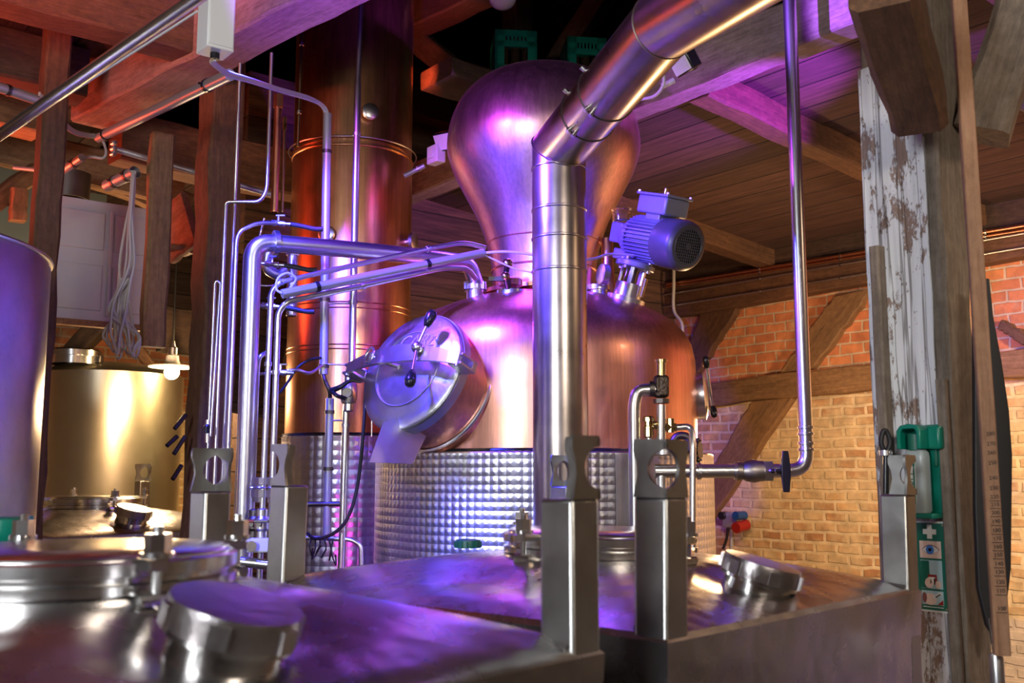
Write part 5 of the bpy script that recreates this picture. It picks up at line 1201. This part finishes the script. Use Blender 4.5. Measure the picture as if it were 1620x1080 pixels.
# clips and straps on the broad post
for k, (x0, y0, x1, y1, lb_) in enumerate(((276, 678, 294, 656, 'black strap hook on the broad post, upper one'), (264, 705, 280, 690, 'black strap hook on the broad post, widest one'), (275, 718, 293, 690, 'black strap hook looping beside the widest one'), (273, 758, 287, 736, 'black strap hook on the broad post, lowest one'))):
    a_, b_ = P(x0, y0, 4.9), P(x1, y1, 4.95); run('strap_hook', lb_, 'hook', [a_, b_], .011, BLACK, group='black hooks on the broad post')
c = P(328, 700, 4.4); t = thing('pressure_tap', 'small tap with black knob beside the slim tubes above the near lug', 'tap', c)
MB().cyl(c, P(329, 664, 4.4), .011, n=12).build('tap_body', STEEL_TUBE, t, off=c)
q = P(327, 678, 4.36); MB().lathe([(0, -.02), (.012, -.018), (.014, .01), (.008, .02), (0, .02)], q, Z, 14).build('knob', BLACK, t, off=c)
c = P(282, 872, 4.8)
# attic crates
def crate(px, py, D, w_, h_, label):
    c = P(px, py, D); t = thing('bottle_crate', label, 'crate', c-Z*h_/2, group='green bottle crates in the attic'); o = c-Z*h_/2; m_ = MB(); d_ = .30; th = .018
    R = Matrix(((E2*.55-E1*.84).normalized()*1, 0*Z, Z)) if False else None
    ex = Vector((1, .12, 0)).normalized(); ey = Z.cross(ex); R = Matrix((ex, ey, Z)).transposed()
    def b(x, y, z, sx, sy, sz): m_.box(c+ex*x+ey*y+Z*z, (sx, sy, sz), R)
    for s in (-1, 1):
        b(s*(w_/2-th/2), 0, 0, th, d_, h_)
        y = s*(d_/2-th/2)
        b(-w_/2+.03, y, 0, .06, th, h_); b(w_/2-.03, y, 0, .06, th, h_); b(0, y, h_/2-.02, w_, th, .04); b(0, y, -h_/2+.02, w_, th, .04); b(0, y, h_*.17, w_, th, .04)
        for k in range(-3, 4): b(k*w_*.09, y, h_*.33, .012, th, h_*.28)
    b(0, 0, -h_/2+.01, w_, d_, .02); m_.build('crate_body', GREEN, t, off=o)
    bb = MB(); 
    for i in range(-1, 2):
        for j in range(-1, 2): bb.cyl(c+ex*(i*w_*.26)+ey*(j*.09)-Z*(h_/2-.02), c+ex*(i*w_*.26)+ey*(j*.09)+Z*h_*.1, .03, n=12)
    bb.build('bottles', M('dark_bottle_glass', (.03, .02, .012), 0, .15) if 'dark_bottle_glass' not in bpy.data.materials else bpy.data.materials['dark_bottle_glass'], t, off=o)
zc_ = pf.z+.06
h1 = .36; cA = P(812, 95, 6.25); crate(812, 95, 6.25, .27, 2*(cA.z-zc_), 'green bottle crate standing in the attic behind the copper helmet')
cB = P(918, 100, 6.35); crate(922, 108, 6.4, .26, .30, 'second green crate glimpsed between helmet and stainless duct')
# flood lights and small fixtures
def flood(px, py, D, aim, label):
    c = P(px, py, D); t = thing('flood_light', label, 'lamp', c); d = Vector(aim).normalized(); _, u, v = frame(d)
    MB().box(c, (.13, .10, .06), Matrix((u, v, d)).transposed()).build('lamp_housing', BLACK, t, off=c, bevel=.008)
    MB().box(c+d*.032, (.115, .085, .006), Matrix((u, v, d)).transposed()).build('lamp_glass', WHITE_PL, t, off=c, bevel=.002)
    MB().torus(c-d*.03, u, .05, .006, n=20, m=6, arc=pi).build('bracket', BLACK, t, off=c)
flood(1083, 97, 4.35, (-.75, -.35, -.55), 'small flood light on the violet beam right of the stainless duct')
flood(707, 222, 5.35, (-.35, -.6, -.4), 'small flood light left of the copper helmet under the beam')
c = P(690, 245, 5.4); t = thing('socket_box', 'pale socket box on the beam left of the copper helmet', 'box', c); MB().box(c, (.10, .06, .10), Rb).build('housing', WHITE_PL, t, off=c, bevel=.006); MB().box(c-E2*.034, (.05, .01, .05), Rb).build('lid', WHITE_PL, t, off=c, bevel=.003)
run('ceiling_conduit', 'short pale conduit on the beam between column and socket box', 'conduit', [P(640, 278, 5.45), P(672, 262, 5.42)], .014, GREY_PL, clamps=((0, .7),), n=14)
run('grey_cable', 'beige cable arc hanging under the slanting duct', 'cable', spline([P(1008, 158, 4.6), P(1035, 152, 4.5), P(1049, 135, 4.45), P(1050, 115, 4.45)]), .008, CABLE, fillet=0)
run('white_tube_stub', 'short white tube stub on the violet beam below the flood light', 'tube', [P(1048, 136, 4.5), P(1066, 127, 4.5)], .014, WHITE_PL)
c = P(795, -2, 6.0); tag(MB().ball(c, .085, (1, 1, .8), 24).build('globe_lamp', WHITE_PL, off=c), 'pale round globe hanging at the top edge above the crate', 'lamp')
